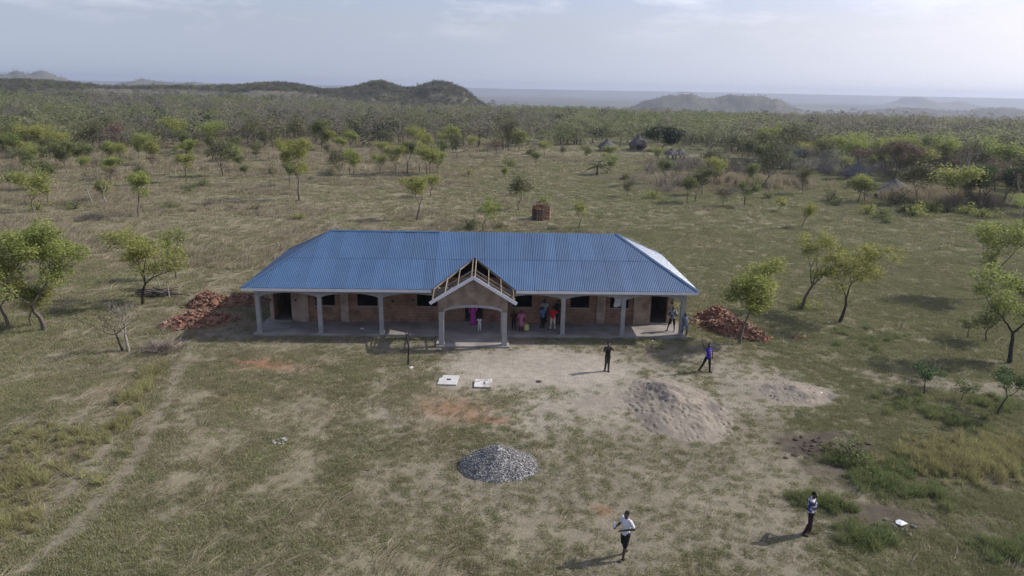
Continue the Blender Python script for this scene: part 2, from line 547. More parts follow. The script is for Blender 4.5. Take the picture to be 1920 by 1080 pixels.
# ------------------------------------------------------------------ the long building
P0 = at(488, 622, 0.15); P1 = at(1276, 628, 0.15)
YAW = math.atan2(P1.y - P0.y, P1.x - P0.x)
BL = (P1 - P0).length
bld = thing('school_building', 'long brick building with blue corrugated hipped roof and unfinished gabled porch', 'building', (P0.x, P0.y, 0), YAW)
BM = Matrix.Translation((P0.x, P0.y, 0)) @ Matrix.Rotation(YAW, 4, 'Z')
def B(x, y, z=0.0): return BM @ Vector((x, y, z))

def brickmat(name, c1, c2, mortar, scale=1.0):
    m = mat(name, c1, 0.9, 0, 0.15)
    nt = m.node_tree; N = nt.nodes; L = nt.links
    b = N['Principled BSDF']
    t = N.new('ShaderNodeTexCoord'); s = N.new('ShaderNodeSeparateXYZ'); c = N.new('ShaderNodeCombineXYZ')
    a = N.new('ShaderNodeMath'); a.operation = 'ADD'
    L.new(t.outputs['Object'], s.inputs[0]); L.new(s.outputs['X'], a.inputs[0]); L.new(s.outputs['Y'], a.inputs[1])
    L.new(a.outputs[0], c.inputs['X']); L.new(s.outputs['Z'], c.inputs['Y'])
    br = N.new('ShaderNodeTexBrick')
    br.inputs['Scale'].default_value = 1.0
    br.inputs['Brick Width'].default_value = 0.26; br.inputs['Row Height'].default_value = 0.115
    br.inputs['Mortar Size'].default_value = 0.013; br.inputs['Mortar Smooth'].default_value = 0.2
    br.inputs['Bias'].default_value = -0.1
    br.inputs['Color1'].default_value = (*c1, 1); br.inputs['Color2'].default_value = (*c2, 1); br.inputs['Mortar'].default_value = (*mortar, 1)
    L.new(c.outputs[0], br.inputs['Vector'])
    n = N.new('ShaderNodeTexNoise'); n.inputs['Scale'].default_value = 1.6; n.inputs['Detail'].default_value = 8
    L.new(t.outputs['Object'], n.inputs['Vector'])
    r = N.new('ShaderNodeMapRange'); r.inputs['From Min'].default_value = .3; r.inputs['From Max'].default_value = .7
    r.inputs['To Min'].default_value = .6; r.inputs['To Max'].default_value = 1.25
    L.new(n.outputs['Fac'], r.inputs['Value'])
    x = N.new('ShaderNodeMix'); x.data_type = 'RGBA'; x.blend_type = 'MULTIPLY'; x.inputs['Factor'].default_value = 1
    L.new(br.outputs['Color'], x.inputs['A']); L.new(r.outputs[0], x.inputs['B']); L.new(x.outputs['Result'], b.inputs['Base Color'])
    bp = N.new('ShaderNodeBump'); bp.invert = True; bp.inputs['Strength'].default_value = .8; bp.inputs['Distance'].default_value = .015
    L.new(br.outputs['Fac'], bp.inputs['Height']); L.new(bp.outputs[0], b.inputs['Normal'])
    return m
M_BRICK = brickmat('red_brick_wall', (.30, .145, .085), (.22, .105, .065), (.30, .26, .22))
M_PIL = brickmat('pale_brick_pier', (.40, .29, .21), (.34, .24, .18), (.38, .33, .28))
M_GABLE = brickmat('weathered_brick_gable', (.27, .20, .15), (.235, .175, .135), (.27, .23, .19))
M_PLAST = nmat('grey_cement_render', (.27, .265, .26), (.34, .33, .32), 2.5, .9, .25)
M_SLAB = nmat('worn_cement_floor', (.21, .19, .17), (.33, .305, .28), .8, .9, .2)
M_WHITE = nmat('pale_painted_fascia', (.62, .62, .66), (.70, .70, .73), 3, .6)
M_WOOD = nmat('rough_sawn_timber', (.20, .165, .125), (.28, .24, .19), 3, .85, .2, objvar=.25)
M_DARK = mat('room_shade_wall', (.05, .042, .038), .95)  # darkness of the unlit rooms is put into this wall colour
M_ROOF = nmat('blue_painted_roof_sheet', (.042, .098, .192), (.054, .112, .21), .9, .38, 0, 0.0, .5, objvar=.13)
M_CAP = nmat('blue_ridge_cap', (.045, .09, .17), (.052, .10, .185), 2, .35, 0, 0, .5, objvar=.08)
M_SCREW = mat('zinc_screw', (.6, .62, .65), .35, .6)

EH = 3.16          # eave height
EY, BY, RY, RZ = -0.62, 9.72, 4.60, 5.68
EX0, EX1, RX0, RX1 = -0.75, 27.13, 3.65, 22.75
SF = (RZ - EH) / (RY - EY); SB = (RZ - EH) / (BY - RY)
SL = (RZ - EH) / (RX0 - EX0); SR = (RZ - EH) / (EX1 - RX1)
PX, PH, PYF, PYB = 13.28, 4.52, -2.18, EY + (4.52 - EH) / SF       # porch ridge x, height, front and back ends
PX0, PX1 = 10.72, 15.84

# floor, plinth
m = MB(); m.box(-.35, BL + .35, -.32, 9.2, -.3, .15); m.build('floor_slab', M_SLAB, bld)
m = MB(); m.box(11.05, 15.45, -2.2, -.325, -.3, .11); m.build('porch_floor', M_SLAB, bld)
for i, (x0, x1) in enumerate(((.22, 1.44), (24.83, 26.02), (12.58, 13.86))):
    m = MB(); m.box(x0, x1, 1.98, 2.19, .15, .23); m.build('door_step', M_SLAB, bld)

# verandah wall with door and window openings
WY0, WY1 = 2.2, 2.42
doors = [(.28, 1.38), (12.64, 13.8), (24.89, 25.96)]
wins = [(2.93, 4.21), (5.66, 6.94), (9.51, 10.8), (15.76, 17.02), (19.55, 20.79), (22.17, 23.4)]
ops = [(a, b, .15, 2.3) for a, b in doors] + [(a, b, 1.22, 2.3) for a, b in wins]
def wall_with_openings(name, x0, x1, z0, z1, ops, y0, y1, mt):
    xs = sorted({x0, x1, *[v for o in ops for v in o[:2]]}); zs = sorted({z0, z1, *[v for o in ops for v in o[2:]]})
    m = MB()
    for xa, xb in zip(xs[:-1], xs[1:]):
        run = None
        for za, zb in zip(zs[:-1], zs[1:]):
            cx_, cz_ = (xa + xb) / 2, (za + zb) / 2
            hole = any(o[0] < cx_ < o[1] and o[2] < cz_ < o[3] for o in ops)
            if not hole:
                run = [run[0], zb] if run else [za, zb]
            elif run:
                m.box(xa, xb, y0, y1, *run); run = None
        if run: m.box(xa, xb, y0, y1, *run)
    return m.build(name, mt, bld)
FW = wall_with_openings('front_wall', 0, BL, .15, 3.2, ops, WY0, WY1, M_BRICK)
bops = [(a, b, 1.22, 2.3) for a, b in wins]
wall_with_openings('back_wall', 0, BL, .15, 3.2, [], 8.7, 8.92, M_BRICK)
for x in (0, BL - .22):
    m = MB(); m.box(x, x + .22, WY1 + .003, 8.697, .15, 3.2); m.build('end_wall', M_BRICK, bld)
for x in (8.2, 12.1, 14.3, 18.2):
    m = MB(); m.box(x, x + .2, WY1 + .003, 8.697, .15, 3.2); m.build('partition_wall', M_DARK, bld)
for a, b in ((1.93, 2.52), (4.59, 5.11), (21.28, 21.85), (23.72, 24.29)):
    m = MB(); m.box(a, b, WY0 - .16, WY0 - .003, .15, 3.15); m.build('pier', M_PIL, FW)
# paler render-faced wall stretches beside the end doors
for a, b in ((1.41, 1.90), (24.32, 24.86), (26.0, 26.36), (.02, .25)):
    m = MB(); m.box(a, b, WY0 - .03, WY0 - .003, .15, 3.1); m.build('wall_panel', M_PIL, FW)
for a, b in wins:
    m = MB(); m.box(a - .06, b + .06, WY0 - .06, WY0 + .1, 1.16, 1.219); m.build('window_sill', M_PLAST, FW)
    m = MB(); m.box(a - .1, b + .1, WY0 - .02, WY0 - .003, 2.302, 2.45); m.build('window_lintel', M_PLAST, FW)
for x, z in ((.0, 1.5), (1.62, 1.5), (7.9, 1.48), (9.2, 1.6), (23.9, 1.5), (26.2, 1.55), (14.1, 1.5)):
    m = MB(); m.box(x, x + .13, WY0 - .045, WY0 - .031, z, z + .13); m.build('painted_socket_hole', mat('hole_shade', (.02, .018, .016), .9), FW)  # small raised blocks, near-black colour painting the shade inside wall holes

# verandah columns and arched beams
CXS = [BL * i / 7 for i in range(8)]
CW = .13
def column(x, y, z0, z1, w=CW):
    m = MB()
    m.box(x - w - .02, x + w + .02, y - w - .02, y + w + .02, z0, z0 + .12)
    m.box(x - w, x + w, y - w, y + w, z0 + .12, z1)
    o = m.build('column', M_PLAST, bld)
    return o
for x in CXS:
    column(x, 0, .15, 2.98)
def arch_beam(x0, x1, y0, y1, spring, crown, top, mt=M_PLAST, toppts=None, name='arched_beam'):
    n = 14
    poly = []
    for i in range(n + 1):
        u = i / n
        poly.append((x0 + (x1 - x0) * u, spring + (crown - spring) * math.sin(math.pi * u) ** 0.7))
    poly += (toppts or [(x1, top), (x0, top)])
    m = MB(); m.prism(poly, y0, y1)
    return m.build(name, mt, bld)
for xa, xb in zip(CXS[:-1], CXS[1:]):
    arch_beam(xa + CW + .002, xb - CW - .002, -.11, .11, 2.46, 2.73, 2.975)
m = MB(); m.box(-.12, BL + .12, -.125, .125, 2.982, 3.1); m.build('ring_beam', M_PLAST, bld)

# fascia boards
m = MB(); m.box(EX0 + .02, PX0 - .02, EY + .01, EY + .04, EH - .2, EH - .015); m.build('fascia_board', M_WHITE, bld)
m = MB(); m.box(PX1 + .02, EX1 - .02, EY + .01, EY + .04, EH - .2, EH - .015); m.build('fascia_board', M_WHITE, bld)
m = MB(); m.box(EX0 + .02, EX1 - .02, BY - .04, BY - .01, EH - .2, EH - .015); m.build('fascia_board', M_WHITE, bld)
for x in (EX0 + .01, EX1 - .04):
    m = MB(); m.box(x, x + .03, EY + .045, BY - .045, EH - .2, EH - .015); m.build('fascia_board', M_WHITE, bld)

# ---- roof sheets: each one a corrugated mesh clipped by hips, ridge and the porch opening
srng = random.Random(5)
def front_lo(x):
    u = abs(x - PX) / (PX1 - PX)
    return EY if u >= 1 else PYB + (EY - PYB) * u
def sheet_plane(ori, lo_fn, hi_fn, pos_fn, u0, u1, sheet_w, courses, ribs=7, name='roof_sheet', nrm=(0, 0, 1), amp=.018):
    u = u0; k = 0
    N_ = Vector(nrm).normalized()
    while u < u1 - 1e-4:
        v = min(u + sheet_w, u1)
        for c in range(courses):
            cols = []
            odd = k % 2
            lift0 = .012 * c + srng.uniform(0, .003) + .010 * odd
            lam = sheet_w / ribs
            e = .055 if odd else 0.0                       # every second sheet laps over both its neighbours
            ua, ub = max(u - e, u0), min(v + e, u1)
            nseg = max(4, round((ub - ua) / lam * 8))
            for s_i in range(nseg + 1):
                xx = ua + (ub - ua) * s_i / nseg
                lo, hi = lo_fn(xx), hi_fn(xx)
                full_lo, full_hi = ori
                sg = 1 if full_hi > full_lo else -1
                cut = (full_lo + full_hi) / 2
                if courses == 1: a_, b_ = lo, hi
                elif c == 0: a_, b_ = lo, min(hi, cut + .08)
                else: a_, b_ = max(lo, cut), hi
                ok = (b_ - a_) * sg > 0.01
                if not ok: b_ = a_
                lift = lift0 + amp * (.5 - .5 * math.cos(2 * math.pi * (xx - u) / lam))
                cols.append((Vector(pos_fn(xx, a_)) + N_ * lift, Vector(pos_fn(xx, b_)) + N_ * lift, ok))
            m = MB()
            for (a0, b0, ok0), (a1, b1, ok1) in zip(cols[:-1], cols[1:]):
                if ok0 or ok1:
                    m.add([a0, a1, b1, b0], [(0, 1, 2, 3)])
            if m.f:
                m.build(name, M_ROOF, RF, True)
        u = v; k += 1
RF = None
def zf(y): return EH + (y - EY) * SF
def zb(y): return EH + (BY - y) * SB
front_hi = lambda x: RY if RX0 <= x <= RX1 else (EY + (RY - EY) * (x - EX0) / (RX0 - EX0) if x < RX0 else EY + (RY - EY) * (EX1 - x) / (EX1 - RX1))
back_hi = lambda x: RY if RX0 <= x <= RX1 else (BY - (BY - RY) * (x - EX0) / (RX0 - EX0) if x < RX0 else BY - (BY - RY) * (EX1 - x) / (EX1 - RX1))
m = MB()
for q in (.08, .24, .40, .56, .72, .88):
    y = EY + (RY - EY) * q
    xa, xb = EX0 + (RX0 - EX0) * q + .15, EX1 - (EX1 - RX1) * q - .15
    if y < PYB + .05:
        w_ = (PX1 - PX) * (PYB - y) / (PYB - EY) + .06
        runs = ((xa, PX - w_), (PX + w_, xb))
    else:
        runs = ((xa, xb),)
    for a_, b_ in runs: m.bar((a_, y, zf(y) - .03), (b_, y, zf(y) - .03), .05, .05)
    y = BY - (BY - RY) * q
    m.bar((xa, y, zb(y) - .03), (xb, y, zb(y) - .03), .05, .05)
RF = m.build('roof_frame', M_WOOD, bld)
SW = (EX1 - EX0) / 36
sheet_plane((EY, RY), front_lo, front_hi, lambda x, y: (x, y, zf(y)), EX0, EX1, SW, 2, nrm=(0, -SF, 1))
sheet_plane((BY, RY), lambda x: BY, back_hi, lambda x, y: (x, y, zb(y)), EX0, EX1, SW, 1, nrm=(0, SB, 1))
side = lambda x0, x1: (lambda y: x0 + (x1 - x0) * ((y - EY) / (RY - EY) if y < RY else (BY - y) / (BY - RY)))
sheet_plane((EX0, RX0), lambda y: EX0, side(EX0, RX0), lambda y, x: (x, y, EH + (x - EX0) * SL), EY, BY, (BY - EY) / 13, 1, nrm=(-SL, 0, 1))
sheet_plane((EX1, RX1), lambda y: EX1, side(EX1, RX1), lambda y, x: (x, y, EH + (EX1 - x) * SR), EY, BY, (BY - EY) / 13, 1, nrm=(SR, 0, 1), amp=.03)
# caps over hips and part of the ridge
def cap(a, b, w, n1, n2, name):
    """folded strip along a-b with flaps lying on both roof planes"""
    a, b = Vector(a), Vector(b)
    d = (b - a).normalized()
    m = MB()
    up = Vector((0, 0, .062))
    f1 = d.cross(Vector(n1)).normalized(); f2 = d.cross(Vector(n2)).normalized()
    if f1.z > 0: f1 = -f1
    if f2.z > 0: f2 = -f2
    m.add([a + up, b + up, b + up + f1 * w, a + up + f1 * w], [(0, 1, 2, 3)])
    m.add([a + up, b + up, b + up + f2 * w, a + up + f2 * w], [(0, 3, 2, 1)])
    return m.build(name, M_CAP, RF)
nF, nB, nL, nR = (0, -SF, 1), (0, SB, 1), (-SL, 0, 1), (SR, 0, 1)
cap((EX0, EY, EH), (RX0, RY, RZ), .17, nF, nL, 'hip_cap'); cap((EX0, BY, EH), (RX0, RY, RZ), .17, nB, nL, 'hip_cap')
cap((EX1, EY, EH), (RX1, RY, RZ), .17, nF, nR, 'hip_cap'); cap((EX1, BY, EH), (RX1, RY, RZ), .17, nB, nR, 'hip_cap')
cap((RX0, RY, RZ), (10.9, RY, RZ), .16, nF, nB, 'ridge_cap')
# rows of roofing screws
m = MB()
for row in (.06, .22, .38, .51, .66, .82, .95):
    y = EY + (RY - EY) * row
    x = EX0
    while x < EX1:
        x += SW / 3
        if front_lo(x) + .1 < y < front_hi(x) - .15 and srng.random() < .8:
            z = zf(y) + .058
            m.box(x - .012, x + .012, y - .012, y + .012, z - .02, z)
o = m.build('roof_screws', M_SCREW, RF); o['kind'] = 'stuff'

# roof timbers inside, seen through the unsheeted porch opening
for x in (9.4, 11.6, 13.28, 15.0, 17.2):
    m = MB(); m.bar((x, -.4, 3.12), (x, 9.4, 3.12), .05, .12); m.build('tie_beam', M_WOOD, bld)
    lo = front_lo(x)
    m = MB(); m.bar((x, lo + .02, zf(lo) - .09), (x, RY - .02, RZ - .09), .05, .1); m.build('rafter', M_WOOD, bld)
    m = MB(); m.bar((x, RY + .02, RZ - .09), (x, 9.5, zb(9.5) - .09), .05, .1); m.build('rafter', M_WOOD, bld)
    m = MB(); m.bar((x + .06, RY, 3.15), (x + .06, RY, RZ - .1), .05, .09); m.build('king_post', M_WOOD, bld)
    m = MB(); m.bar((x + .06, 2.4, 3.15), (x + .06, 3.6, zf(3.6) - .1), .04, .08); m.build('strut', M_WOOD, bld)

# ---- porch
PCX0, PCX1, PCY = 11.38, 15.15, -1.93
for x in (PCX0, PCX1):
    column(x, PCY, .11, 2.2, .14)
GS = (4.42 - 2.86) / (PX - 10.78)
top = [(PCX1 + .16, 4.42 - GS * (PCX1 + .16 - PX) - .1), (PX, 4.34), (PCX0 - .16, 4.42 - GS * (PX - PCX0 + .16) - .1)]
arch = []
n = 16
poly = [(PCX0 - .16, 2.203), (PCX0 + .145, 2.203)]
for i in range(n + 1):
    u = i / n
    poly.append((PCX0 + .15 + (PCX1 - PCX0 - .30) * u, 2.22 + .28 * math.sin(math.pi * u) ** .6))
poly += [(PCX1 - .145, 2.203), (PCX1 + .16, 2.203)] + top
m = MB(); m.prism(poly, PCY - .13, PCY + .13); m.build('gable_wall', M_GABLE, bld)
# render band round the arch, proud of the brick
band = []
for i in range(n + 1):
    u = i / n
    band.append((PCX0 + .15 + (PCX1 - PCX0 - .30) * u, 2.225 + .28 * math.sin(math.pi * u) ** .6))
lo_ = [(x, z - .004) for x, z in band]; hi_ = [(x, z + .16) for x, z in reversed(band)]
m = MB(); m.prism(lo_ + hi_, PCY - .15, PCY - .132); m.build('arch_band', M_PLAST, bld)
for sx in (-1, 1):
    xc = PCX0 if sx < 0 else PCX1
    arch_o = MB()
    y0, y1 = PCY + .135, -.135
    # side beam of the porch with its own shallow arch
    pts = []
    for i in range(11):
        u = i / 10
        pts.append((y0 + (y1 - y0) * u, 2.3 + .2 * math.sin(math.pi * u) ** .7))
    pts += [(y1, 2.85), (y0, 2.85)]
    vs = [(xc - .1, a, b) for a, b in pts] + [(xc + .1, a, b) for a, b in pts]
    k = len(pts)
    arch_o.add(vs, [tuple(range(k)), tuple(reversed(range(k, 2 * k)))] + [(i, i + k, (i + 1) % k + k, (i + 1) % k) for i in range(k)])
    arch_o.build('porch_side_beam', M_PLAST, bld)
    # white barge board
    e = (PX + sx * 2.56, PYF, 4.42 - GS * 2.56 - .06)
    m = MB(); m.bar((PX + sx * .001, PYF, 4.36), e, .035, .20, up=(0, 0, 1)); m.build('barge_board', M_WHITE, bld)
    # rafter pairs
    for y in (PYF + .07, -1.2, -.3):
        m = MB(); m.bar((PX + sx * .03, y, 4.33), (PX + sx * 2.5, y, 4.42 - GS * 2.5 - .1), .05, .1); m.build('porch_rafter', M_WOOD, bld)
    # valley rafter along the cut edge of the main roof, thin dark edge trim
    m = MB(); m.bar((PX + sx * 2.5, EY + .05, EH - .03), (PX + sx * .03, PYB - .03, PH - .06), .06, .1); m.build('valley_rafter', M_WOOD, bld)
    m = MB(); m.bar((PX + sx * 2.58, EY - .02, EH + .04), (PX + sx * .01, PYB - .05, PH + .04), .09, .03); m.build('valley_trim', M_CAP, bld)
    # purlins running from the gable back to the main roof
    for q in (.04, .36, .66, .96):
        x = PX + sx * 2.5 * q; z = 4.42 - GS * 2.5 * q - .02
        yb = PYB + (EY - PYB) * q
        m = MB(); m.bar((x, PYF + .03, z), (x, yb - .02, zf(yb) - .02), .05, .07); m.build('porch_purlin', M_WOOD, bld)
m = MB(); m.bar((PX - 2.3, -1.2, 2.93), (PX + 2.3, -1.2, 2.93), .05, .1); m.build('porch_tie_beam', M_WOOD, bld)
m = MB(); m.bar((PX, -1.2, 2.99), (PX, -1.2, 4.28), .05, .08); m.build('porch_king_post', M_WOOD, bld)

# white cloth hanging in a window
cw = MB(); nx, nz = 12, 10
vs = []
for side_ in (0, 1):
    for j in range(nz + 1):
        for i in range(nx + 1):
            u, v = i / nx, j / nz
            vs.append((22.42 + .66 * u + .03 * math.sin(v * 5), WY0 - .06 - .025 * math.sin(u * 17 + v * 2) + .006 * side_, 1.95 - .62 * v - .05 * math.sin(u * 6)))
fs = []
w1 = nx + 1; off = w1 * (nz + 1)
for j in range(nz):
    for i in range(nx):
        a = j * w1 + i
        fs.append((a, a + w1, a + w1 + 1, a + 1)); fs.append((off + a, off + a + 1, off + a + w1 + 1, off + a + w1))
cw.add([BM @ Vector(v) for v in vs], fs)
o = cw.build('cloth', nmat('white_cotton', (.62, .61, .6), (.7, .69, .68), 4), None, True)
tag(o, 'white cloth hanging over the sill of a verandah window', 'cloth')
# ------------------------------------------------------------------ heaps, bricks and yard things
def heap_mesh(name, rx, ry, h, mats, seed, n=90, prof=1.3, lumps=(), dents=0, rough=.04, rot=0.0):
    """mound on its own grid, sinking below the ground at its rim"""
    rg = rng_of(seed)
    g = np.linspace(-1.25, 1.25, n)
    GX, GY = np.meshgrid(g, g)
    d = np.hypot(GX, GY) + .22 * (fbm(GX * 2.2 + seed, GY * 2.2, seed, 3) - .5)
    Zv = h * np.clip(1 - d, -.25, 1) ** 1 if prof == 1 else h * np.sign(1 - d) * np.abs(np.clip(1 - d, -.2, 1)) ** prof
    for lx, ly, ls, lh in lumps:
        Zv = Zv + lh * gauss(GX, GY, lx, ly, ls)
    Zv = Zv + rough * 2 * (fbm(GX * rx * 3, GY * ry * 3, seed + 3, 4) - .5) * np.clip(1.3 - d, 0, 1)
    for k in range(dents):
        a = rg.uniform(-.95, .95, 2)
        sz = rg.uniform(.014, .034)
        st = rg.uniform(.012, .04)
        Zv = Zv - st * gauss(GX, GY, a[0], a[1], sz, sz * rg.uniform(.6, 1.0)) + st * .6 * gauss(GX, GY, a[0] + sz * 1.6, a[1] + sz * .4, sz * .8)
    Zv = np.where(d > 1.12, -.12, Zv)
    V_ = np.stack([GX * rx, GY * ry, Zv], -1).reshape(-1, 3)
    if rot:
        c_, s_ = math.cos(rot), math.sin(rot)
        V_[:, :2] = V_[:, :2] @ np.array([[c_, s_], [-s_, c_]])
    I_ = np.arange(n - 1)[:, None] * n; J_ = np.arange(n - 1)[None, :]
    F_ = np.stack([I_ + J_, I_ + J_ + 1, I_ + n + J_ + 1, I_ + n + J_], -1).reshape(-1, 4)
    keep = V_[F_].reshape(len(F_), 4, 3)[:, :, 2].max(1) > -.1
    return np_mesh(name, V_, F_[keep], mats, True), V_

M_SAND = nmat('loose_pale_sand', (.20, .174, .138), (.25, .218, .175), 2.4, .95, .5, bumpscale=9)
sandnt = M_SAND.node_tree
def damp(m, dark, scale, lo, hi):
    nt = m.node_tree; N = nt.nodes; L = nt.links
    b = N['Principled BSDF']; src = b.inputs['Base Color'].links[0].from_socket
    t = [n for n in N if n.type == 'TEX_COORD'][0]
    n = N.new('ShaderNodeTexNoise'); n.inputs['Scale'].default_value = scale; n.inputs['Detail'].default_value = 3
    L.new(t.outputs['Object'], n.inputs['Vector'])
    r = N.new('ShaderNodeMapRange'); r.inputs['From Min'].default_value = lo; r.inputs['From Max'].default_value = hi
    L.new(n.outputs['Fac'], r.inputs['Value'])
    x = N.new('ShaderNodeMix'); x.data_type = 'RGBA'; x.inputs['B'].default_value = (*dark, 1)
    L.new(r.outputs[0], x.inputs['Factor']); L.new(src, x.inputs['A']); L.new(x.outputs['Result'], b.inputs['Base Color'])
damp(M_SAND, (.13, .115, .10), .75, .56, .66)
me, _ = heap_mesh('sand_heap', 2.35, 3.7, .46, M_SAND, 21, 220, 1.05, ((-.1, .4, .22, .34), (.1, -.3, .35, .14), (-.3, .1, .12, -.14), (.25, .15, .1, -.12), (-.55, -.5, .18, .16)), 260, .07)
o = link('sand_heap', me, None, (8.15, 31.9, 0), (0, 0, R(8)))
tag(o, 'large footprinted heap of pale building sand beside the pale yard', 'sand heap')
me, _ = heap_mesh('sand_heap', 1.9, 1.6, .3, M_SAND, 27, 170, 1.1, ((.1, .1, .2, .12),), 150, .05)
o = link('sand_heap', me, None, (14.75, 33.9, 0), (0, 0, 0))
tag(o, 'low spread heap of trodden sand at the edge of the turf', 'sand heap')

# gravel
def stone_mesh(name, mt, seed, s=1.0, sub=1):
    bm = bmesh.new()
    bmesh.ops.create_icosphere(bm, subdivisions=sub, radius=s)
    rg = random.Random(seed)
    for v in bm.verts:
        v.co *= rg.uniform(.65, 1.15)
        v.co.z *= .75
    me_ = bpy.data.meshes.new(name); bm.to_mesh(me_); bm.free()
    me_.materials.append(mt)
    return me_
def joined_stones(name, pts, sizes, seed, mt, parent):
    """many small rocks in one mesh: squashed octahedra turned at random"""
    rg = rng_of(seed)
    base = np.array([(1, 0, 0), (-1, 0, 0), (0, 1, 0), (0, -1, 0), (0, 0, 1), (0, 0, -1)], float)
    fc = np.array([(0, 2, 4), (2, 1, 4), (1, 3, 4), (3, 0, 4), (2, 0, 5), (1, 2, 5), (3, 1, 5), (0, 3, 5)])
    n_ = len(pts)
    q = rg.normal(size=(n_, 4)); q /= np.linalg.norm(q, axis=1)[:, None]
    w, x, y, z = q.T
    Rm = np.stack([1 - 2 * (y * y + z * z), 2 * (x * y - z * w), 2 * (x * z + y * w), 2 * (x * y + z * w), 1 - 2 * (x * x + z * z), 2 * (y * z - x * w), 2 * (x * z - y * w), 2 * (y * z + x * w), 1 - 2 * (x * x + y * y)], -1).reshape(-1, 3, 3)
    b = base[None] * rg.uniform(.6, 1.3, (n_, 6, 1)) * sizes[:, None, None]
    Vv = np.einsum('nij,nkj->nki', Rm, b) + pts[:, None, :]
    Ff = fc[None] + (np.arange(n_) * 6)[:, None, None]
    return link(name, np_mesh(name, Vv.reshape(-1, 3), Ff.reshape(-1, 3), mt), parent)
M_GRAV = nmat('crushed_grey_stone', (.125, .122, .12), (.27, .265, .255), 14, .85)
def island_var(m, lo, hi):
    nt = m.node_tree; N = nt.nodes; L = nt.links
    b = N['Principled BSDF']; src = b.inputs['Base Color'].links[0].from_socket
    g = N.new('ShaderNodeNewGeometry'); mr = N.new('ShaderNodeMapRange')
    mr.inputs['To Min'].default_value = lo; mr.inputs['To Max'].default_value = hi
    L.new(g.outputs['Random Per Island'], mr.inputs['Value'])
    h = N.new('ShaderNodeHueSaturation'); L.new(mr.outputs[0], h.inputs['Value']); L.new(src, h.inputs['Color']); L.new(h.outputs[0], b.inputs['Base Color'])
island_var(M_GRAV, .45, 1.6)
gh = thing('gravel_heap', 'rounded heap of crushed grey gravel on the worn turf', 'gravel heap', (-.42, 26.0, 0))
me, GV = heap_mesh('core', 1.62, 1.45, .8, M_GRAV, 33, 60, .85, ((-.35, .1, .3, .12),), 0, .06)
link('core', me, gh)
rg = rng_of(34)
sel = GV[(GV[:, 2] > -.02)]
pk = sel[rg.integers(0, len(sel), 7500)] + rg.uniform(-.03, .03, (7500, 3))
ring = np.stack([rg.normal(0, 1.25, 900), rg.normal(0, 1.1, 900), np.full(900, .02)], -1)
pk = np.vstack([pk, ring[np.hypot(ring[:, 0], ring[:, 1]) > 1.3]])
o = joined_stones('stones', pk, rg.uniform(.014, .04, len(pk)), 35, M_GRAV, gh); o['kind'] = 'stuff'

# brick piles: every brick of the visible skin is a part, an earthen core fills the inside
M_BR = [nmat('loose_fired_brick_%s' % n_, a, b, 9, .9, .2, objvar=.28) for n_, a, b in (('red', (.175, .088, .056), (.22, .115, .076)), ('pale', (.25, .162, .118), (.31, .21, .158)), ('brown', (.135, .072, .05), (.18, .10, .072)))]
def brick_mesh(mt, seed):
    m_ = MB(); m_.box(-.13, .13, -.065, .065, -.05, .05)
    me_ = m_.mesh('brick', mt)
    rg_ = random.Random(seed)
    for v in me_.vertices: v.co += Vector((rg_.uniform(-.012, .012), rg_.uniform(-.01, .01), rg_.uniform(-.008, .008)))
    return me_
BRK = [brick_mesh(M_BR[i % 3 if i < 6 else 0], i) for i in range(8)]
def brick_pile(label, loc, rx, ry, h, count, seed, rot=0.0, prof=.8, loose=.12, lumps=()):
    t = thing('brick_pile', label, 'brick pile', loc, rot, 'piles of loose fired bricks round the building')
    me_, V_ = heap_mesh('core', rx, ry, h * .92, nmat('brick_rubble_earth', (.20, .10, .065), (.27, .15, .10), 6, .95, .4), seed, 40, prof, lumps, 0, .03)
    link('core', me_, t)
    rg_ = rng_of(seed)
    s_ = V_[V_[:, 2] > -.02]
    for k in range(count):
        if rg_.random() < loose * .5:
            a = rg_.uniform(0, 2 * math.pi); q = rg_.uniform(1.0, 1.3)
            p = np.array([rx * q * math.cos(a), ry * q * math.sin(a), .04]); tilt = .15
        else:
            p = s_[rg_.integers(0, len(s_))] + np.array([0, 0, rg_.uniform(.0, .07)]); tilt = .5
        ob = bpy.data.objects.new('brick', BRK[rg_.integers(0, len(BRK))])
        ob.location = p + rg_.uniform(-.04, .04, 3) * np.array([1, 1, .3]); ob.rotation_euler = (rg_.normal(0, tilt), rg_.normal(0, tilt), rg_.uniform(0, 6.28))
        sc_ = rg_.uniform(.85, 1.2); ob.scale = (sc_, sc_, sc_)
        col.objects.link(ob); ob.parent = t
    return t
def G(px, py): p = at(px, py); return (p.x, p.y, 0)
brick_pile('long pile of loose bricks behind the leaning tree near the end column', G(1376, 624), 2.3, .95, 1.05, 290, 51, R(-42), .75)
brick_pile('small brown pile of bricks at the far tip of the long brick pile', G(1344, 598), 1.3, 1.0, 1.0, 150, 52, 0, .8)
brick_pile('tall heap of red bricks at the far side of the scattered bricks', G(392, 572), 1.35, 1.0, 1.1, 190, 53, R(5), .8)
brick_pile('low row of dark bricks reaching under the eave corner', G(452, 568), 2.0, .9, .7, 170, 54, R(12), .7)
brick_pile('broad tumbled pile of orange bricks beside the dry brush', G(372, 606), 2.2, 1.1, .9, 260, 55, R(28), .75)
t = thing('loose_bricks', 'few broken bricks lying together on the shaded turf', 'bricks', G(1497, 634))
rg = rng_of(56)
for k in range(9):
    ob = bpy.data.objects.new('brick', BRK[k % 8]); ob.location = (rg.normal(0, .32), rg.normal(0, .22), .04 + hgt(*G(1497, 634)[:2])); ob.rotation_euler = (rg.normal(0, .3), rg.normal(0, .3), rg.uniform(0, 6)); col.objects.link(ob); ob.parent = t

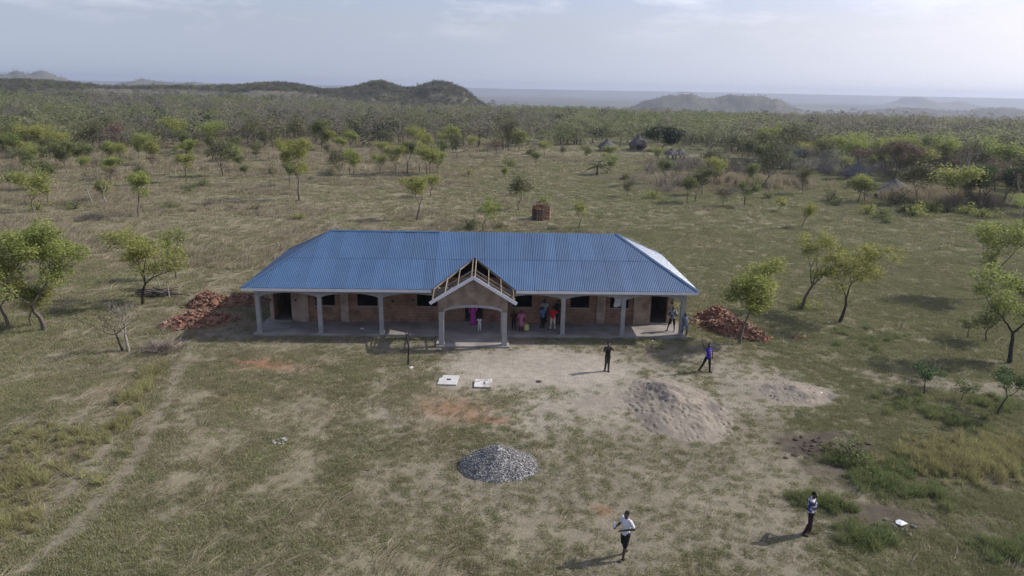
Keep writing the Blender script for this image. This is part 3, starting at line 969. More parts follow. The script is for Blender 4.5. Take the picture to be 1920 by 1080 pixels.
# concrete slabs with a squat hole
M_CONC = nmat('pale_cast_concrete', (.42, .42, .41), (.52, .52, .50), 5, .85, .1)
def slab(label, p, rz, notch, hole, w=1.0, d=1.15):
    """flat cast slab: grid cells minus hole and notch"""
    t = MB(); n_ = 16
    def solid(i, j):
        x, y = (i + .5) / n_ - .5, (j + .5) / n_ - .5
        if abs(x - hole[0]) < hole[2] and abs(y - hole[1]) < hole[3]: return False
        if notch and x < -.5 + .14 and y > .5 - .3: return False
        return 0 <= i < n_ and 0 <= j < n_
    for i in range(n_):
        for j in range(n_):
            if not solid(i, j): continue
            x0, x1, y0, y1 = [v / n_ - .5 for v in (i, i + 1, j, j + 1)]
            x0 *= w; x1 *= w; y0 *= d; y1 *= d
            t.add([(x0, y0, .07), (x1, y0, .07), (x1, y1, .07), (x0, y1, .07)], [(0, 1, 2, 3)])
            for di, dj, e in ((-1, 0, ((x0, y1), (x0, y0))), (1, 0, ((x1, y0), (x1, y1))), (0, -1, ((x0, y0), (x1, y0))), (0, 1, ((x1, y1), (x0, y1)))):
                if not (0 <= i + di < n_ and 0 <= j + dj < n_) or not solid(i + di, j + dj):
                    (ax, ay), (bx, by) = e
                    t.add([(ax, ay, 0), (bx, by, 0), (bx, by, .07), (ax, ay, .07)], [(0, 1, 2, 3)])
    o_ = t.build('concrete_slab', M_CONC)
    o_.location = p; o_.rotation_euler = (R(1.5), R(-1), rz)
    return tag(o_, label, 'slab')
slab('pale concrete latrine slab with a notched corner lying on turf', at(841, 714, .03), R(-4), True, (.0, .02, .13, .08))
o = slab('pale concrete slab with muddy stains round its hole beside bare sand', at(906, 720, .03), R(-1), False, (.08, .02, .05, .12), .9, .95)
o.data.materials[0] = nmat('muddy_cast_concrete', (.55, .55, .53), (.33, .30, .26), 3.2, .9, .1, lo=.45, hi=.6)

# forked pole standing in the yard
M_BARK = nmat('grey_brown_bark', (.10, .082, .066), (.17, .145, .12), 6, .95, .5, objvar=.25)
M_BARKD = nmat('charred_dark_bark', (.035, .030, .026), (.075, .063, .052), 6, .95, .5, objvar=.25)
M_BARKP = nmat('pale_grey_bark', (.24, .22, .195), (.33, .31, .28), 5, .95, .4, objvar=.2)
b0 = at(765, 684)
t = thing('forked_pole', 'thin crooked forked pole standing in the grass before the porch', 'pole', b0)
m = MB(); m.tube([(0, 0, -.2), (.03, 0, .5), (.08, .02, .95), (.02, 0, 1.35), (-.01, 0, 1.72)], [.055, .05, .048, .045, .04], 8); m.build('stem', M_BARKD, t, True)
for dx in (-.14, .1):
    m = MB(); m.tube([(-.01, 0, 1.70), (dx * .6, .01, 1.86), (dx, .02, 1.97)], [.038, .03, .022], 6); m.build('fork', M_BARKD, t, True)
# litter
M_PAPER = nmat('white_litter', (.6, .59, .56), (.72, .71, .68), 6)
def litter(label, p, s, seed, mt=M_PAPER, name='paper_scrap', cat='litter'):
    rg_ = random.Random(seed)
    m_ = MB(); k = 7
    vs_ = [(math.cos(i * 6.283 / k) * s * rg_.uniform(.6, 1.1), math.sin(i * 6.283 / k) * s * rg_.uniform(.5, 1), rg_.uniform(.01, .06)) for i in range(k)]
    vs_ += [(x * .96, y * .96, z - .012) for x, y, z in vs_] + [(0, 0, .07), (0, 0, .055)]
    fs_ = [(i, (i + 1) % k, 2 * k) for i in range(k)] + [(k + (i + 1) % k, k + i, 2 * k + 1) for i in range(k)] + [(i, k + i, k + (i + 1) % k, (i + 1) % k) for i in range(k)]
    m_.add(vs_, fs_)
    o_ = m_.build(name, mt); o_.location = p; o_.rotation_euler = (0, 0, rg_.uniform(0, 6))
    return tag(o_, label, cat)
litter('crumpled white paper scrap at the foot of the forked pole', gz(771, 690), .2, 1)
litter('white paper scrap on the shaded verandah floor', B(6.15, .7, .15), .16, 2)
litter('torn brown scrap lying on the pale bare sand', gz(1011, 716), .2, 3, mat('dark_rag', (.06, .045, .04), .9), 'rag', 'rag')
litter('white chip lying in the shaded turf near the small brick pile', gz(1224, 640), .12, 4)
litter('pale rubbish scrap lying in the green turf by the dry path', gz(1535, 737), .25, 5)
# ash patches with stones
def stone_group(label, px, py, n_, spread, size, seed, mt, name='stone_pile', cat='stones'):
    p = gz(px, py); t_ = thing(name, label, cat, p); rg_ = rng_of(seed)
    me_ = [stone_mesh('stone', mt, seed + i) for i in range(3)]
    for i in range(n_):
        ob = bpy.data.objects.new('stone', me_[i % 3]); q = rg_.normal(0, spread, 2)
        ob.location = (q[0], q[1], size * .3 + float(hgt(p.x + q[0], p.y + q[1])) - p.z); s_ = size * rg_.uniform(.5, 1.3); ob.scale = (s_, s_ * rg_.uniform(.6, 1), s_ * .7); ob.rotation_euler = (0, 0, rg_.uniform(0, 6)); col.objects.link(ob); ob.parent = t_
    return t_
M_ROCK = nmat('grey_field_stone', (.12, .112, .102), (.20, .19, .175), 5, .9, .3)
stone_group('pale ash and stone remains of a small fire in turf', 523, 826, 8, .22, .13, 61, nmat('ashy_stone', (.20, .195, .19), (.30, .295, .29), 6))
stone_group('grey rubble stones and shreds in a dug hollow among tussocks', 1680, 985, 12, .4, .13, 62, M_ROCK)
o = litter('crumpled pale plastic sheet on the rubble in the hollow', gz(1688, 985), .27, 8, nmat('dirty_plastic', (.5, .52, .55), (.7, .72, .74), 5, .4), 'plastic_sheet', 'plastic sheet')
o.location.z += .1
stone_group('small dark stones lying on the pale sand', 1398, 770, 3, .2, .07, 63, M_ROCK)
# dug-up clods of dark earth
M_CLOD = nmat('dark_dug_earth', (.060, .047, .036), (.10, .08, .062), 8, .95, .5)
cl_me = [stone_mesh('clod', M_CLOD, 70 + i, 1.0, 2) for i in range(3)]
t = thing('dug_earth', 'dark clods of freshly dug earth beside the green tussock', 'earth clods', gz(1545, 842))
rg = rng_of(71)
for k in range(60):
    q = rg.normal(0, 1, 2) * (.95, .7)
    ob = bpy.data.objects.new('clod', cl_me[k % 3]); s_ = rg.uniform(.05, .17); ob.scale = (s_, s_, s_ * .6); ob.location = (q[0], q[1], s_ * .12); ob.rotation_euler = (0, 0, rg.uniform(0, 6)); col.objects.link(ob); ob.parent = t

# stack of cut branches, dry brush heap
t = thing('wood_stack', 'low stack of grey cut branches behind the forked trees', 'wood stack', gz(296, 556))
rg = rng_of(75)
for k in range(46):
    a = rg.normal(0, .35); L_ = rg.uniform(.5, 1.1); c = np.array([rg.normal(0, .7), rg.normal(0, .25), rg.uniform(.05, .55)])
    d = np.array([math.cos(a), math.sin(a), rg.normal(0, .12)]) * L_
    m = MB(); m.tube([c - d, c, c + d], [.045, .05, .03], 5); m.build('branch', M_BARK, t)

# reed granary in the field
gp = gz(1015, 411)
t = thing('reed_bundle_store', 'round brown store of upright reed bundles standing alone in the field', 'reed store', gp)
t.scale = (1.1, 1.1, .84)
M_REED = nmat('brown_dry_reed', (.095, .048, .03), (.15, .085, .055), 5, .95, .3, objvar=.3)
M_REEDP = nmat('sunlit_and_binding_reed', (.21, .15, .105), (.28, .205, .15), 5, .95, .3, objvar=.3)
m = MB(); m.tube([(0, 0, -.1), (0, 0, .9), (0, 0, 1.6)], [.9, .92, .86], 20); m.build('core', M_REED, t)
rg = rng_of(77)
for k in range(72):
    a = k / 72 * 6.283; r_ = .95 + rg.uniform(-.05, .06); h_ = 1.75 + rg.uniform(-.15, .3)
    m = MB(); m.tube([(r_ * math.cos(a), r_ * math.sin(a), -.1), (r_ * .99 * math.cos(a + .03), r_ * .99 * math.sin(a + .03), .9), ((r_ - .02) * math.cos(a + rg.normal(0, .05)), (r_ - .02) * math.sin(a), h_)], [.06, .055, .03], 5)
    m.build('reed_bundle', M_REEDP if math.cos(a + .8) > .2 and rg.random() < .8 else M_REED, t)  # sunlit side painted in: most bundles facing that way take the paler reed
for k in range(60):
    a = rg.uniform(0, 6.283); r_ = rg.uniform(.1, .8)
    m = MB(); q = (r_ * math.cos(a), r_ * math.sin(a))
    m.tube([(q[0], q[1], 1.5), (q[0] * 1.15 + rg.normal(0, .1), q[1] * 1.15, 2.0 + rg.uniform(0, .35))], [.04, .008], 4); m.build('reed_top', M_REED, t)
for z in (.55, 1.35):
    m = MB(); m.tube([(1.02 * math.cos(a), 1.02 * math.sin(a), z + .03 * math.sin(3 * a)) for a in np.linspace(0, 6.283, 25)], [.03] * 25, 5); m.build('binding', M_REEDP, t)

# huts
M_THATCH = nmat('grey_weathered_thatch', (.07, .066, .064), (.125, .118, .112), 2, .95, .6, stretch=(3, 3, .6), bumpscale=7)
M_MUD = nmat('brown_mud_wall', (.19, .135, .095), (.25, .18, .13), 2, .95, .3)
def hut(label, px, py, r_, wall_h, roof_h, seed, open_=False, eave=.55):
    p = gz(px, py); t_ = thing('thatched_hut', label, 'hut', p, 0, 'thatched huts beyond the field'); rg_ = rng_of(seed)
    if open_:
        for k in range(7):
            a = k / 7 * 6.283 + .3
            m_ = MB(); m_.tube([(r_ * .85 * math.cos(a), r_ * .85 * math.sin(a), -.1), (r_ * .86 * math.cos(a), r_ * .86 * math.sin(a), wall_h + .15)], [.09, .07], 6); m_.build('post', M_BARKD, t_)
    else:
        m_ = MB(); nn = 20
        for k in range(nn):
            if k in (14, 15): continue       # doorway
            a0, a1 = k / nn * 6.283, (k + 1) / nn * 6.283
            q = [(rr * math.cos(a), rr * math.sin(a)) for rr in (r_, r_ - .2) for a in (a0, a1)]
            m_.add([(*q[0], -.1), (*q[1], -.1), (*q[3], -.1), (*q[2], -.1), (*q[0], wall_h), (*q[1], wall_h), (*q[3], wall_h), (*q[2], wall_h)], [(0, 1, 5, 4), (2, 3, 7, 6), (1, 2, 6, 5), (3, 0, 4, 7), (4, 5, 6, 7)])
        m_.build('wall', M_MUD, t_)
        m_ = MB(); m_.box(-.42, .42, -r_ + .22, -r_ + .28, 0, wall_h - .1)
        m_.build('door', mat('dark_plank', (.045, .034, .026), .9), t_)
    m_ = MB(); nn = 26; rings = [(r_ + eave, wall_h - .28, .12), (r_ * .8 + eave * .4, wall_h + roof_h * .22, .06), (r_ * .4, wall_h + roof_h * .62, .05), (.12, wall_h + roof_h, .02)]
    for (R_, z, j) in rings:
        for k in range(nn):
            a = k / nn * 6.283
            jj = rg_.normal(0, j)
            m_.v.append(((R_ + jj) * math.cos(a), (R_ + jj) * math.sin(a), z + rg_.normal(0, j * .5)))
    for i in range(3):
        for k in range(nn):
            k2 = (k + 1) % nn
            m_.f.append((i * nn + k, i * nn + k2, (i + 1) * nn + k2, (i + 1) * nn + k)); m_.m.append(0)
    m_.v.append((0, 0, wall_h + roof_h + .15)); tip = len(m_.v) - 1
    for k in range(nn): m_.f.append((3 * nn + k, 3 * nn + (k + 1) % nn, tip)); m_.m.append(0)
    m_.v.append((0, 0, wall_h - .1)); tip = len(m_.v) - 1
    for k in range(nn): m_.f.append(((k + 1) % nn, k, tip)); m_.m.append(0)
    m_.build('thatch_roof', M_THATCH, t_)
    return t_
hut('round mud hut with pointed grey thatch beside the dark mango tree', 1196, 281, 2.3, 1.5, 2.3, 81)
hut('grey thatched hut half hidden behind a pale sapling', 1138, 284, 2.1, 1.2, 1.9, 82)
hut('open thatched shelter on posts among bare shrubs', 1258, 300, 1.3, 1.5, 1.1, 83, True)
hut('second open shelter of the joined pair among bare shrubs', 1273, 300, 1.4, 1.4, 1.1, 84, True)
hut('dark low thatched shelter beside the tall reed patch', 1674, 369, 2.2, 1.3, 1.5, 85, True, .9)
hut('bluish thatched hut wrapped in smoke behind leafless thicket', 1606, 338, 2.0, 1.3, 2.1, 86)
# ------------------------------------------------------------------ people
def capsule(mb, a, b, ra, rb, n=10):
    """closed tapered capsule between two joints"""
    a, b = Vector(a), Vector(b)
    d = b - a
    L_ = max(d.length, 1e-5); d = d / L_
    pts = []; rs = []
    for k in range(4):
        th = math.pi / 2 * (1 - k / 3)
        pts.append(a - d * ra * math.sin(th)); rs.append(max(ra * math.cos(th), .001))
    for k in range(4):
        th = math.pi / 2 * k / 3
        pts.append(b + d * rb * math.sin(th)); rs.append(max(rb * math.cos(th), .001))
    mb.tube(pts, rs, n)

def ellipsoid(mb, c, rx, ry, rz, rot=0.0, n=12):
    c = Vector(c); rings = 8; base = len(mb.v)
    M_ = Matrix.Rotation(rot, 3, 'Z')
    for i in range(1, rings):
        th = math.pi * i / rings
        for k in range(n):
            a = 2 * math.pi * k / n
            mb.v.append(tuple(c + M_ @ Vector((rx * math.sin(th) * math.cos(a), ry * math.sin(th) * math.sin(a), -rz * math.cos(th)))))
    for i in range(rings - 2):
        for k in range(n):
            k2 = (k + 1) % n
            mb.f.append((base + i * n + k, base + i * n + k2, base + (i + 1) * n + k2, base + (i + 1) * n + k)); mb.m.append(0)
    lo = len(mb.v); mb.v.append(tuple(c - Vector((0, 0, rz)))); mb.v.append(tuple(c + Vector((0, 0, rz))))
    for k in range(n):
        k2 = (k + 1) % n
        mb.f.append((base + k2, base + k, lo)); mb.m.append(0)
        e = base + (rings - 2) * n
        mb.f.append((e + k, e + k2, lo + 1)); mb.m.append(0)

def fuse(name, mb, mt, voxel, ratio, parent=None, smooth_it=3):
    """weld overlapping volumes into one continuous skin"""
    tmp = bpy.data.objects.new('tmp', mb.mesh('tmp', mt)); col.objects.link(tmp)
    md = tmp.modifiers.new('r', 'REMESH'); md.mode = 'VOXEL'; md.voxel_size = voxel
    s_ = tmp.modifiers.new('s', 'SMOOTH'); s_.iterations = smooth_it; s_.factor = .5
    if ratio < 1:
        dm = tmp.modifiers.new('d', 'DECIMATE'); dm.ratio = ratio
    dg = bpy.context.evaluated_depsgraph_get()
    me_ = bpy.data.meshes.new_from_object(tmp.evaluated_get(dg))
    old = tmp.data
    bpy.data.objects.remove(tmp); bpy.data.meshes.remove(old)
    me_.materials.clear(); me_.materials.append(mt)
    me_.polygons.foreach_set('use_smooth', [True] * len(me_.polygons))
    me_.name = name
    return link(name, me_, parent)

SKIN = [nmat('dark_brown_skin_%d' % i, a, b, 6, .5, 0, 0, .4) for i, (a, b) in enumerate((((.060, .036, .025), (.075, .046, .032)), ((.075, .046, .032), (.09, .057, .04)), ((.045, .028, .021), (.058, .037, .027))))]
M_HAIR = nmat('black_short_hair', (.008, .007, .007), (.016, .014, .013), 30, .9)
M_EYE = mat('eye_white', (.6, .57, .52), .4)
def fabric(name, a, b=None, scale=10): return nmat('cloth_' + name, a, b or tuple(v * 1.2 for v in a), scale, .9, .15)

def person(label, pos, rz, h, pose, top, bottom, skin=0, sleeve=.45, bottom_kind='trousers', shoes=None, hair=M_HAIR, scarf=None, group=None, dress=None, tilt=(0, 0), slim=1.0, child=False, near=True):
    """facing -Y at rz = 0; joints in metres for a 1.75 m body; x+ is the person's left"""
    P = dict(eL=(.27, .03, 1.16), hL=(.27, -.06, .92), eR=(-.27, .03, 1.16), hR=(-.27, -.06, .92),
             kL=(.10, -.02, .50), fL=(.11, .02, .08), kR=(-.10, -.02, .50), fR=(-.11, .02, .08), toe=(0, -1), hip=(0, 0, 0), head=(0, 0, 0))
    P.update(pose)
    V3 = lambda k: Vector(P[k])
    hd = 1.12 if child else 1.0
    hp = V3('hip'); vox = .0105 if near else .013
    pel = Vector((0, 0, .94)) + hp; che = Vector((tilt[0], tilt[1], 1.27)) + hp; nek = Vector((tilt[0] * 1.4, tilt[1] * 1.4 - .005, 1.47)) + hp
    hc = nek + Vector((0, -.02, .155)) + V3('head')
    sL, sR = che + Vector((.175 * slim, 0, .145)), che + Vector((-.175 * slim, 0, .145))
    jL, jR = pel + Vector((.085, 0, -.02)), pel + Vector((-.085, 0, -.02))
    b = MB()
    # trunk and head
    ellipsoid(b, pel, .155 * slim, .115, .13); ellipsoid(b, che + Vector((0, 0, .02)), .165 * slim, .115, .19)
    capsule(b, pel, che, .13 * slim, .14 * slim); capsule(b, che + Vector((0, 0, .1)), nek + Vector((0, 0, .05)), .075, .053)
    ellipsoid(b, hc + Vector((0, .012, .02)), .074 * hd, .092 * hd, .098 * hd); ellipsoid(b, hc + Vector((0, -.025, -.055)), .055 * hd, .066 * hd, .065 * hd)
    ellipsoid(b, hc + Vector((0, -.095, -.01)), .018, .024, .024)                       # nose
    ellipsoid(b, hc + Vector((0, -.085, -.055)), .028, .014, .012)                      # mouth
    for s_ in (-1, 1):
        ellipsoid(b, hc + Vector((s_ * .078 * hd, .015, -.005)), .012, .022, .032)      # ear
        capsule(b, (s_ * .07 + hc.x, hc.y - .07, hc.z + .028), (s_ * .02 + hc.x, hc.y - .085, hc.z + .026), .011, .011)
    # limbs
    arms = (('L', sL), ('R', sR))
    for k, s_ in arms:
        e, w = V3('e' + k) + hp, V3('h' + k) + hp
        capsule(b, s_, e, .054, .042); capsule(b, e, w, .043, .029)
        d = (w - e).normalized(); up = Vector((0, 0, 1)) if abs(d.z) < .8 else Vector((0, -1, 0))
        sd = d.cross(up).normalized(); nr = sd.cross(d).normalized()
        pc = w + d * .055
        for q in (-.024, -.008, .008, .024):
            capsule(b, w + d * .02 + sd * q * .6, w + d * .085 + sd * q, .015, .014, 8)
        for q, ln in ((-.03, .060), (-.010, .075), (.010, .082), (.030, .07)):
            f0 = w + d * .09 + sd * q; f1 = f0 + d * ln * .5 - nr * .008; f2 = f0 + d * ln * .9 - nr * .03
            capsule(b, f0, f1, .0105, .010, 6); capsule(b, f1, f2, .010, .008, 6)
        t0 = w + d * .03 + sd * .03; capsule(b, t0, t0 + sd * .03 + d * .035 - nr * .01, .013, .010, 6); capsule(b, t0 + sd * .03 + d * .035 - nr * .01, t0 + sd * .035 + d * .065 - nr * .02, .010, .008, 6)
    toe = Vector((P['toe'][0], P['toe'][1], 0)).normalized()
    for k, j in (('L', jL), ('R', jR)):
        kn, an = V3('k' + k), V3('f' + k)
        capsule(b, j, kn, .085, .055); capsule(b, kn, an, .057, .038)
        mid = kn.lerp(an, .3) + Vector((0, .02, 0)); ellipsoid(b, mid, .05, .055, .11)
        tt = P.get('toe' + k); td = Vector((tt[0], tt[1], 0)).normalized() if tt else toe
        capsule(b, an + Vector((0, 0, -.045)) - td * .04, an + Vector((0, 0, -.055)) + td * .14, .038, .028)
    body = fuse('person', b, SKIN[skin], vox, .4)
    tag(body, label, 'person', group)
    # hair / scarf
    hb = MB(); ellipsoid(hb, hc + Vector((0, .022, .034)), .079 * hd, .092 * hd, .092 * hd)
    if scarf is None:
        fuse('hair', hb, hair, .014, .6, body)
    else:
        ellipsoid(hb, hc + Vector((0, .03, -.02)), .098, .098, .13); capsule(hb, hc + Vector((0, .03, -.1)), nek + Vector((0, .03, -.12)), .1, .16)
        fuse('headscarf', hb, scarf, .016, .6, body)
    for s_ in (-1, 1):
        eb = MB(); ellipsoid(eb, hc + Vector((s_ * .032, -.082, .008)), .012, .008, .007, n=8); eb.build('eye', M_EYE, body, True)
    # shirt
    c = MB()
    if dress is None:
        ellipsoid(c, che + Vector((0, 0, .02)), .185 * slim, .135, .20); capsule(c, pel + Vector((0, 0, .0)), che, .150 * slim, .158 * slim)
        ellipsoid(c, pel + Vector((0, 0, .0)), .175 * slim, .135, .12)
        capsule(c, sL, sR, .07, .07)
        if sleeve > 0:
            for k, s_ in arms:
                e, w = V3('e' + k) + hp, V3('h' + k) + hp
                if sleeve < .6: capsule(c, s_, s_.lerp(e, sleeve * 1.5), .072, .066)
                else: capsule(c, s_, e, .070, .056); capsule(c, e, e.lerp(w, min(1, (sleeve - .5) * 2) * .97), .055, .043)
        sh = fuse('shirt', c, top, .013, .5, body, 2)
    else:
        ellipsoid(c, che + Vector((0, 0, .02)), .185 * slim, .135, .20); capsule(c, sL, sR, .072, .072)
        capsule(c, pel, che, .165 * slim, .155)
        capsule(c, Vector((0, .01, dress + .16)), pel, .215, .17)
        capsule(c, Vector((0, .01, dress + .14)), Vector((0, .01, dress + .3)), .225, .205)
        if sleeve > 0:
            for k, s_ in arms:
                e, w = V3('e' + k) + hp, V3('h' + k) + hp
                capsule(c, s_, e, .074, .066)
                if sleeve > .6: capsule(c, e, w, .066, .06)
        fuse('dress', c, top, .014, .5, body, 2)
    # trousers or shorts
    if bottom is not None:
        c = MB(); ellipsoid(c, pel + Vector((0, 0, -.02)), .170 * slim, .130, .14)
        for k, j in (('L', jL), ('R', jR)):
            kn, an = V3('k' + k), V3('f' + k)
            if bottom_kind == 'shorts':
                capsule(c, j, j.lerp(kn, .92), .102, .085)
            else:
                capsule(c, j, kn, .100, .072); capsule(c, kn, kn.lerp(an, .93), .071, .056)
        fuse(bottom_kind, c, bottom, .013, .5, body, 2)
    if shoes is not None:
        for k in ('L', 'R'):
            an = V3('f' + k); tt = P.get('toe' + k); td = Vector((tt[0], tt[1], 0)).normalized() if tt else toe
            c = MB(); capsule(c, an + Vector((0, 0, -.04)) - td * .045, an + Vector((0, 0, -.05)) + td * .15, .045, .036); capsule(c, an, an + Vector((0, 0, -.04)), .046, .046)
            fuse('shoe', c, shoes, .014, .7, body, 1)
    s_ = h / 1.75
    body.scale = (s_, s_, s_)
    body.location = pos; body.rotation_euler = (0, 0, rz)
    return body

def held(o, body, name, label, cat):
    o.matrix_world = Matrix.Translation(body.location) @ Matrix.Rotation(body.rotation_euler.z, 4, 'Z') @ Matrix.Scale(body.scale.x, 4)
    return tag(o, label, cat)

BLACK = fabric('black', (.012, .011, .012), (.02, .018, .02))
WHITE = fabric('white', (.56, .56, .60), (.64, .64, .68))
# walking man in a white shirt
pa = gz(1170, 1046)
p = person('person in white shirt and black shorts walking across the turf with a white bundle', pa, R(-52), 1.80,
    dict(eL=(.26, .10, 1.16), hL=(.02, -.17, 1.10), eR=(-.27, .02, 1.16), hR=(-.22, -.20, 1.15), kL=(.09, -.10, .50), fL=(.08, -.14, .08), kR=(-.10, .02, .50), fR=(-.13, .22, .12), head=(0, 0, 0)),
    WHITE, BLACK, 0, .45, 'shorts', mat('dark_sandal', (.03, .025, .022), .8), slim=.88)
m = MB(); ellipsoid(m, (-.25, -.29, 1.17), .07, .06, .08); ellipsoid(m, (-.28, -.26, 1.24), .05, .05, .06)
o = fuse('cloth_bundle', m, WHITE, .02, .8); held(o, p, 'cloth_bundle', 'crumpled white bundle held by the walking person in white', 'bundle')
# man in a plaid shirt
PLAID = nmat('cloth_white_navy_blocks', (.52, .51, .53), (.035, .04, .10), 2.1, .9, 0, lo=.49, hi=.53, stretch=(.6, .6, 2.0))
person('person in white and navy shirt with hand on hip on the trodden turf', gz(1515, 1002), R(62), 1.72,
    dict(eL=(.36, .14, 1.20), hL=(.17, .0, 1.0), eR=(-.34, .12, 1.20), hR=(-.16, -.06, 1.0), kL=(.10, -.03, .50), fL=(.12, -.03, .08), kR=(-.12, -.02, .50), fR=(-.16, .14, .08)),
    PLAID, fabric('dark_maroon', (.030, .016, .020)), 2, .95, 'trousers', fabric('maroon_shoe', (.07, .045, .045)))
# man raising both hands to his face
person('person in black clothes raising hands to the face on the pale sand', gz(1138, 696), R(14), 1.70,
    dict(eL=(.27, -.16, 1.30), hL=(.05, -.21, 1.56), eR=(-.30, -.16, 1.30), hR=(-.08, -.21, 1.56), kL=(.07, -.02, .50), fL=(.06, -.06, .08), kR=(-.09, .0, .50), fR=(-.11, .06, .08)),
    BLACK, fabric('dark_brown', (.045, .034, .032)), 1, .5, 'trousers', mat('dark_sandal', (.03, .025, .022), .8))
# waving youth in a purple jersey
PURP = fabric('purple', (.050, .022, .27), (.065, .03, .32))
p = person('person in purple numbered jersey waving one raised arm near the brick pile', gz(1325, 697), R(12), 1.68,
    dict(eL=(.27, .04, 1.18), hL=(.24, -.06, .96), eR=(-.34, -.03, 1.58), hR=(-.46, -.06, 1.84), kL=(.10, -.08, .50), fL=(.13, -.10, .08), kR=(-.24, .02, .52), fR=(-.42, .12, .08), toeL=(.5, -1), toeR=(.8, -1)),
    PURP, BLACK, 2, 0, 'trousers', BLACK)
def jersey_text(parent, txt, size, loc, rot=(R(90), 0, 0)):
    cu = bpy.data.curves.new('lettering', 'FONT'); cu.body = txt; cu.size = size; cu.align_x = 'CENTER'; cu.extrude = .004
    tmp = bpy.data.objects.new('tmp', cu); col.objects.link(tmp)
    dg = bpy.context.evaluated_depsgraph_get(); me_ = bpy.data.meshes.new_from_object(tmp.evaluated_get(dg)); bpy.data.objects.remove(tmp)
    me_.materials.clear(); me_.materials.append(WHITE)
    return link('lettering', me_, parent, loc, rot)
JER = [c for c in p.children if c.name.startswith('shirt')][0]
jersey_text(JER, '24', .16, (.05, -.152, 1.19))
m = MB(); m.box(-.06, .14, -.152, -.146, 1.36, 1.385); m.build('jersey_stripe', WHITE, JER)
for s_ in (-1, 1):
    m = MB(); m.tube([(s_ * .17, -.06, .96), (s_ * .172, -.05, 1.12), (s_ * .176, -.05, 1.24)], [.012] * 3, 6); m.build('side_stripe', WHITE, JER)
# two at the end column
DOTS = nmat('cloth_pale_navy_print', (.36, .36, .42), (.05, .055, .09), 9, .9, 0, lo=.46, hi=.54)
person('person in patterned shirt and black shorts standing legs apart by the end column', at(1259, 621, .15), R(-16), 1.66,
    dict(eL=(.28, -.02, 1.16), hL=(.06, -.20, 1.12), eR=(-.28, -.02, 1.16), hR=(-.06, -.20, 1.14), kL=(.14, .0, .50), fL=(.17, .02, .08), kR=(-.20, -.03, .50), fR=(-.30, .0, .08), toeR=(-1, -.5)),
    DOTS, BLACK, 2, .5, 'shorts', None, near=False)
person('person in grey blue clothes leaning on the end column with one leg raised', at(1284, 634, .0), R(10), 1.70,
    dict(eL=(.38, .06, 1.20), hL=(.18, -.03, 1.02), eR=(-.20, -.02, 1.16), hR=(-.18, -.10, .96), kL=(.06, -.10, .50), fL=(.02, -.06, .08), kR=(-.28, -.20, .72), fR=(-.20, .02, .36), hip=(0, 0, -.02)),
    fabric('slate_blue', (.13, .15, .20), (.19, .21, .27), 5), fabric('grey_denim', (.12, .14, .18), (.18, .20, .25), 5), 2, 0, 'shorts', fabric('white_shoe', (.42, .42, .42)), tilt=(-.05, .03), near=False)
# in the porch and on the verandah
person('person in a long magenta robe and headscarf standing in the porch doorway', at(887, 609, .15), R(-8), 1.62,
    dict(hL=(.13, -.16, .98), hR=(-.22, -.1, .94)), fabric('magenta', (.36, .045, .25), (.46, .07, .33), 6), None, 1, .95, 'trousers', None, scarf=fabric('magenta_scarf', (.40, .06, .28)), dress=.06, near=False)
WHITE2 = fabric('soft_white', (.50, .48, .46))
person('small child in white clothes standing on the porch floor', at(899, 622, .11), R(6), 1.02,
    dict(eL=(.30, .0, 1.18), hL=(.36, -.05, .96), eR=(-.30, .0, 1.18), hR=(-.36, -.05, .96), head=(0, 0, .01)), WHITE2, WHITE2, 2, .3, 'trousers', None, child=True, near=False)
person('child in dark shirt and trousers next to the girl in pink', at(963, 618, .15), R(8), 1.30, dict(hL=(.24, -.16, 1.0)),
    fabric('dark_maroon_shirt', (.04, .012, .016)), BLACK, 2, .5, 'trousers', None, child=True, near=False)
person('girl in a pink dress beside the yellow jerrycan', at(977, 622, .15), R(-6), 1.42, dict(hL=(.20, -.2, 1.02), hR=(-.24, -.12, .95)),
    fabric('dusty_pink', (.34, .10, .20), (.42, .15, .26), 7), None, 2, .5, 'trousers', None, dress=.50, child=True, near=False)
person('person in blue shirt and black trousers on the verandah', at(1017, 614, .15), R(20), 1.42, dict(hL=(.12, -.2, 1.05), eR=(-.28, .05, 1.16), hR=(-.22, -.14, 1.02)),
    fabric('faded_blue', (.07, .14, .32), (.11, .20, .40), 6), BLACK, 2, .5, 'trousers', BLACK, near=False)
STRIPE = mat('cloth_black_white_stripes', (.5, .5, .5), .9)
def stripes(m_):
    nt = m_.node_tree; N = nt.nodes; L = nt.links
    t_ = N.new('ShaderNodeTexCoord'); w = N.new('ShaderNodeTexWave'); w.inputs['Scale'].default_value = 4.2; w.bands_direction = 'X'
    L.new(t_.outputs['Object'], w.inputs['Vector'])
    r_ = N.new('ShaderNodeValToRGB'); r_.color_ramp.interpolation = 'CONSTANT'; r_.color_ramp.elements[0].color = (.012, .012, .014, 1); r_.color_ramp.elements[1].position = .5; r_.color_ramp.elements[1].color = (.6, .6, .6, 1)
    L.new(w.outputs['Fac'], r_.inputs[0]); L.new(r_.outputs[0], N['Principled BSDF'].inputs['Base Color'])
stripes(STRIPE)
person('taller person in black and white striped shirt behind the blue shirt', at(1020, 606, .15), R(-4), 1.66, dict(), STRIPE, BLACK, 2, .5, 'trousers', BLACK, near=False)
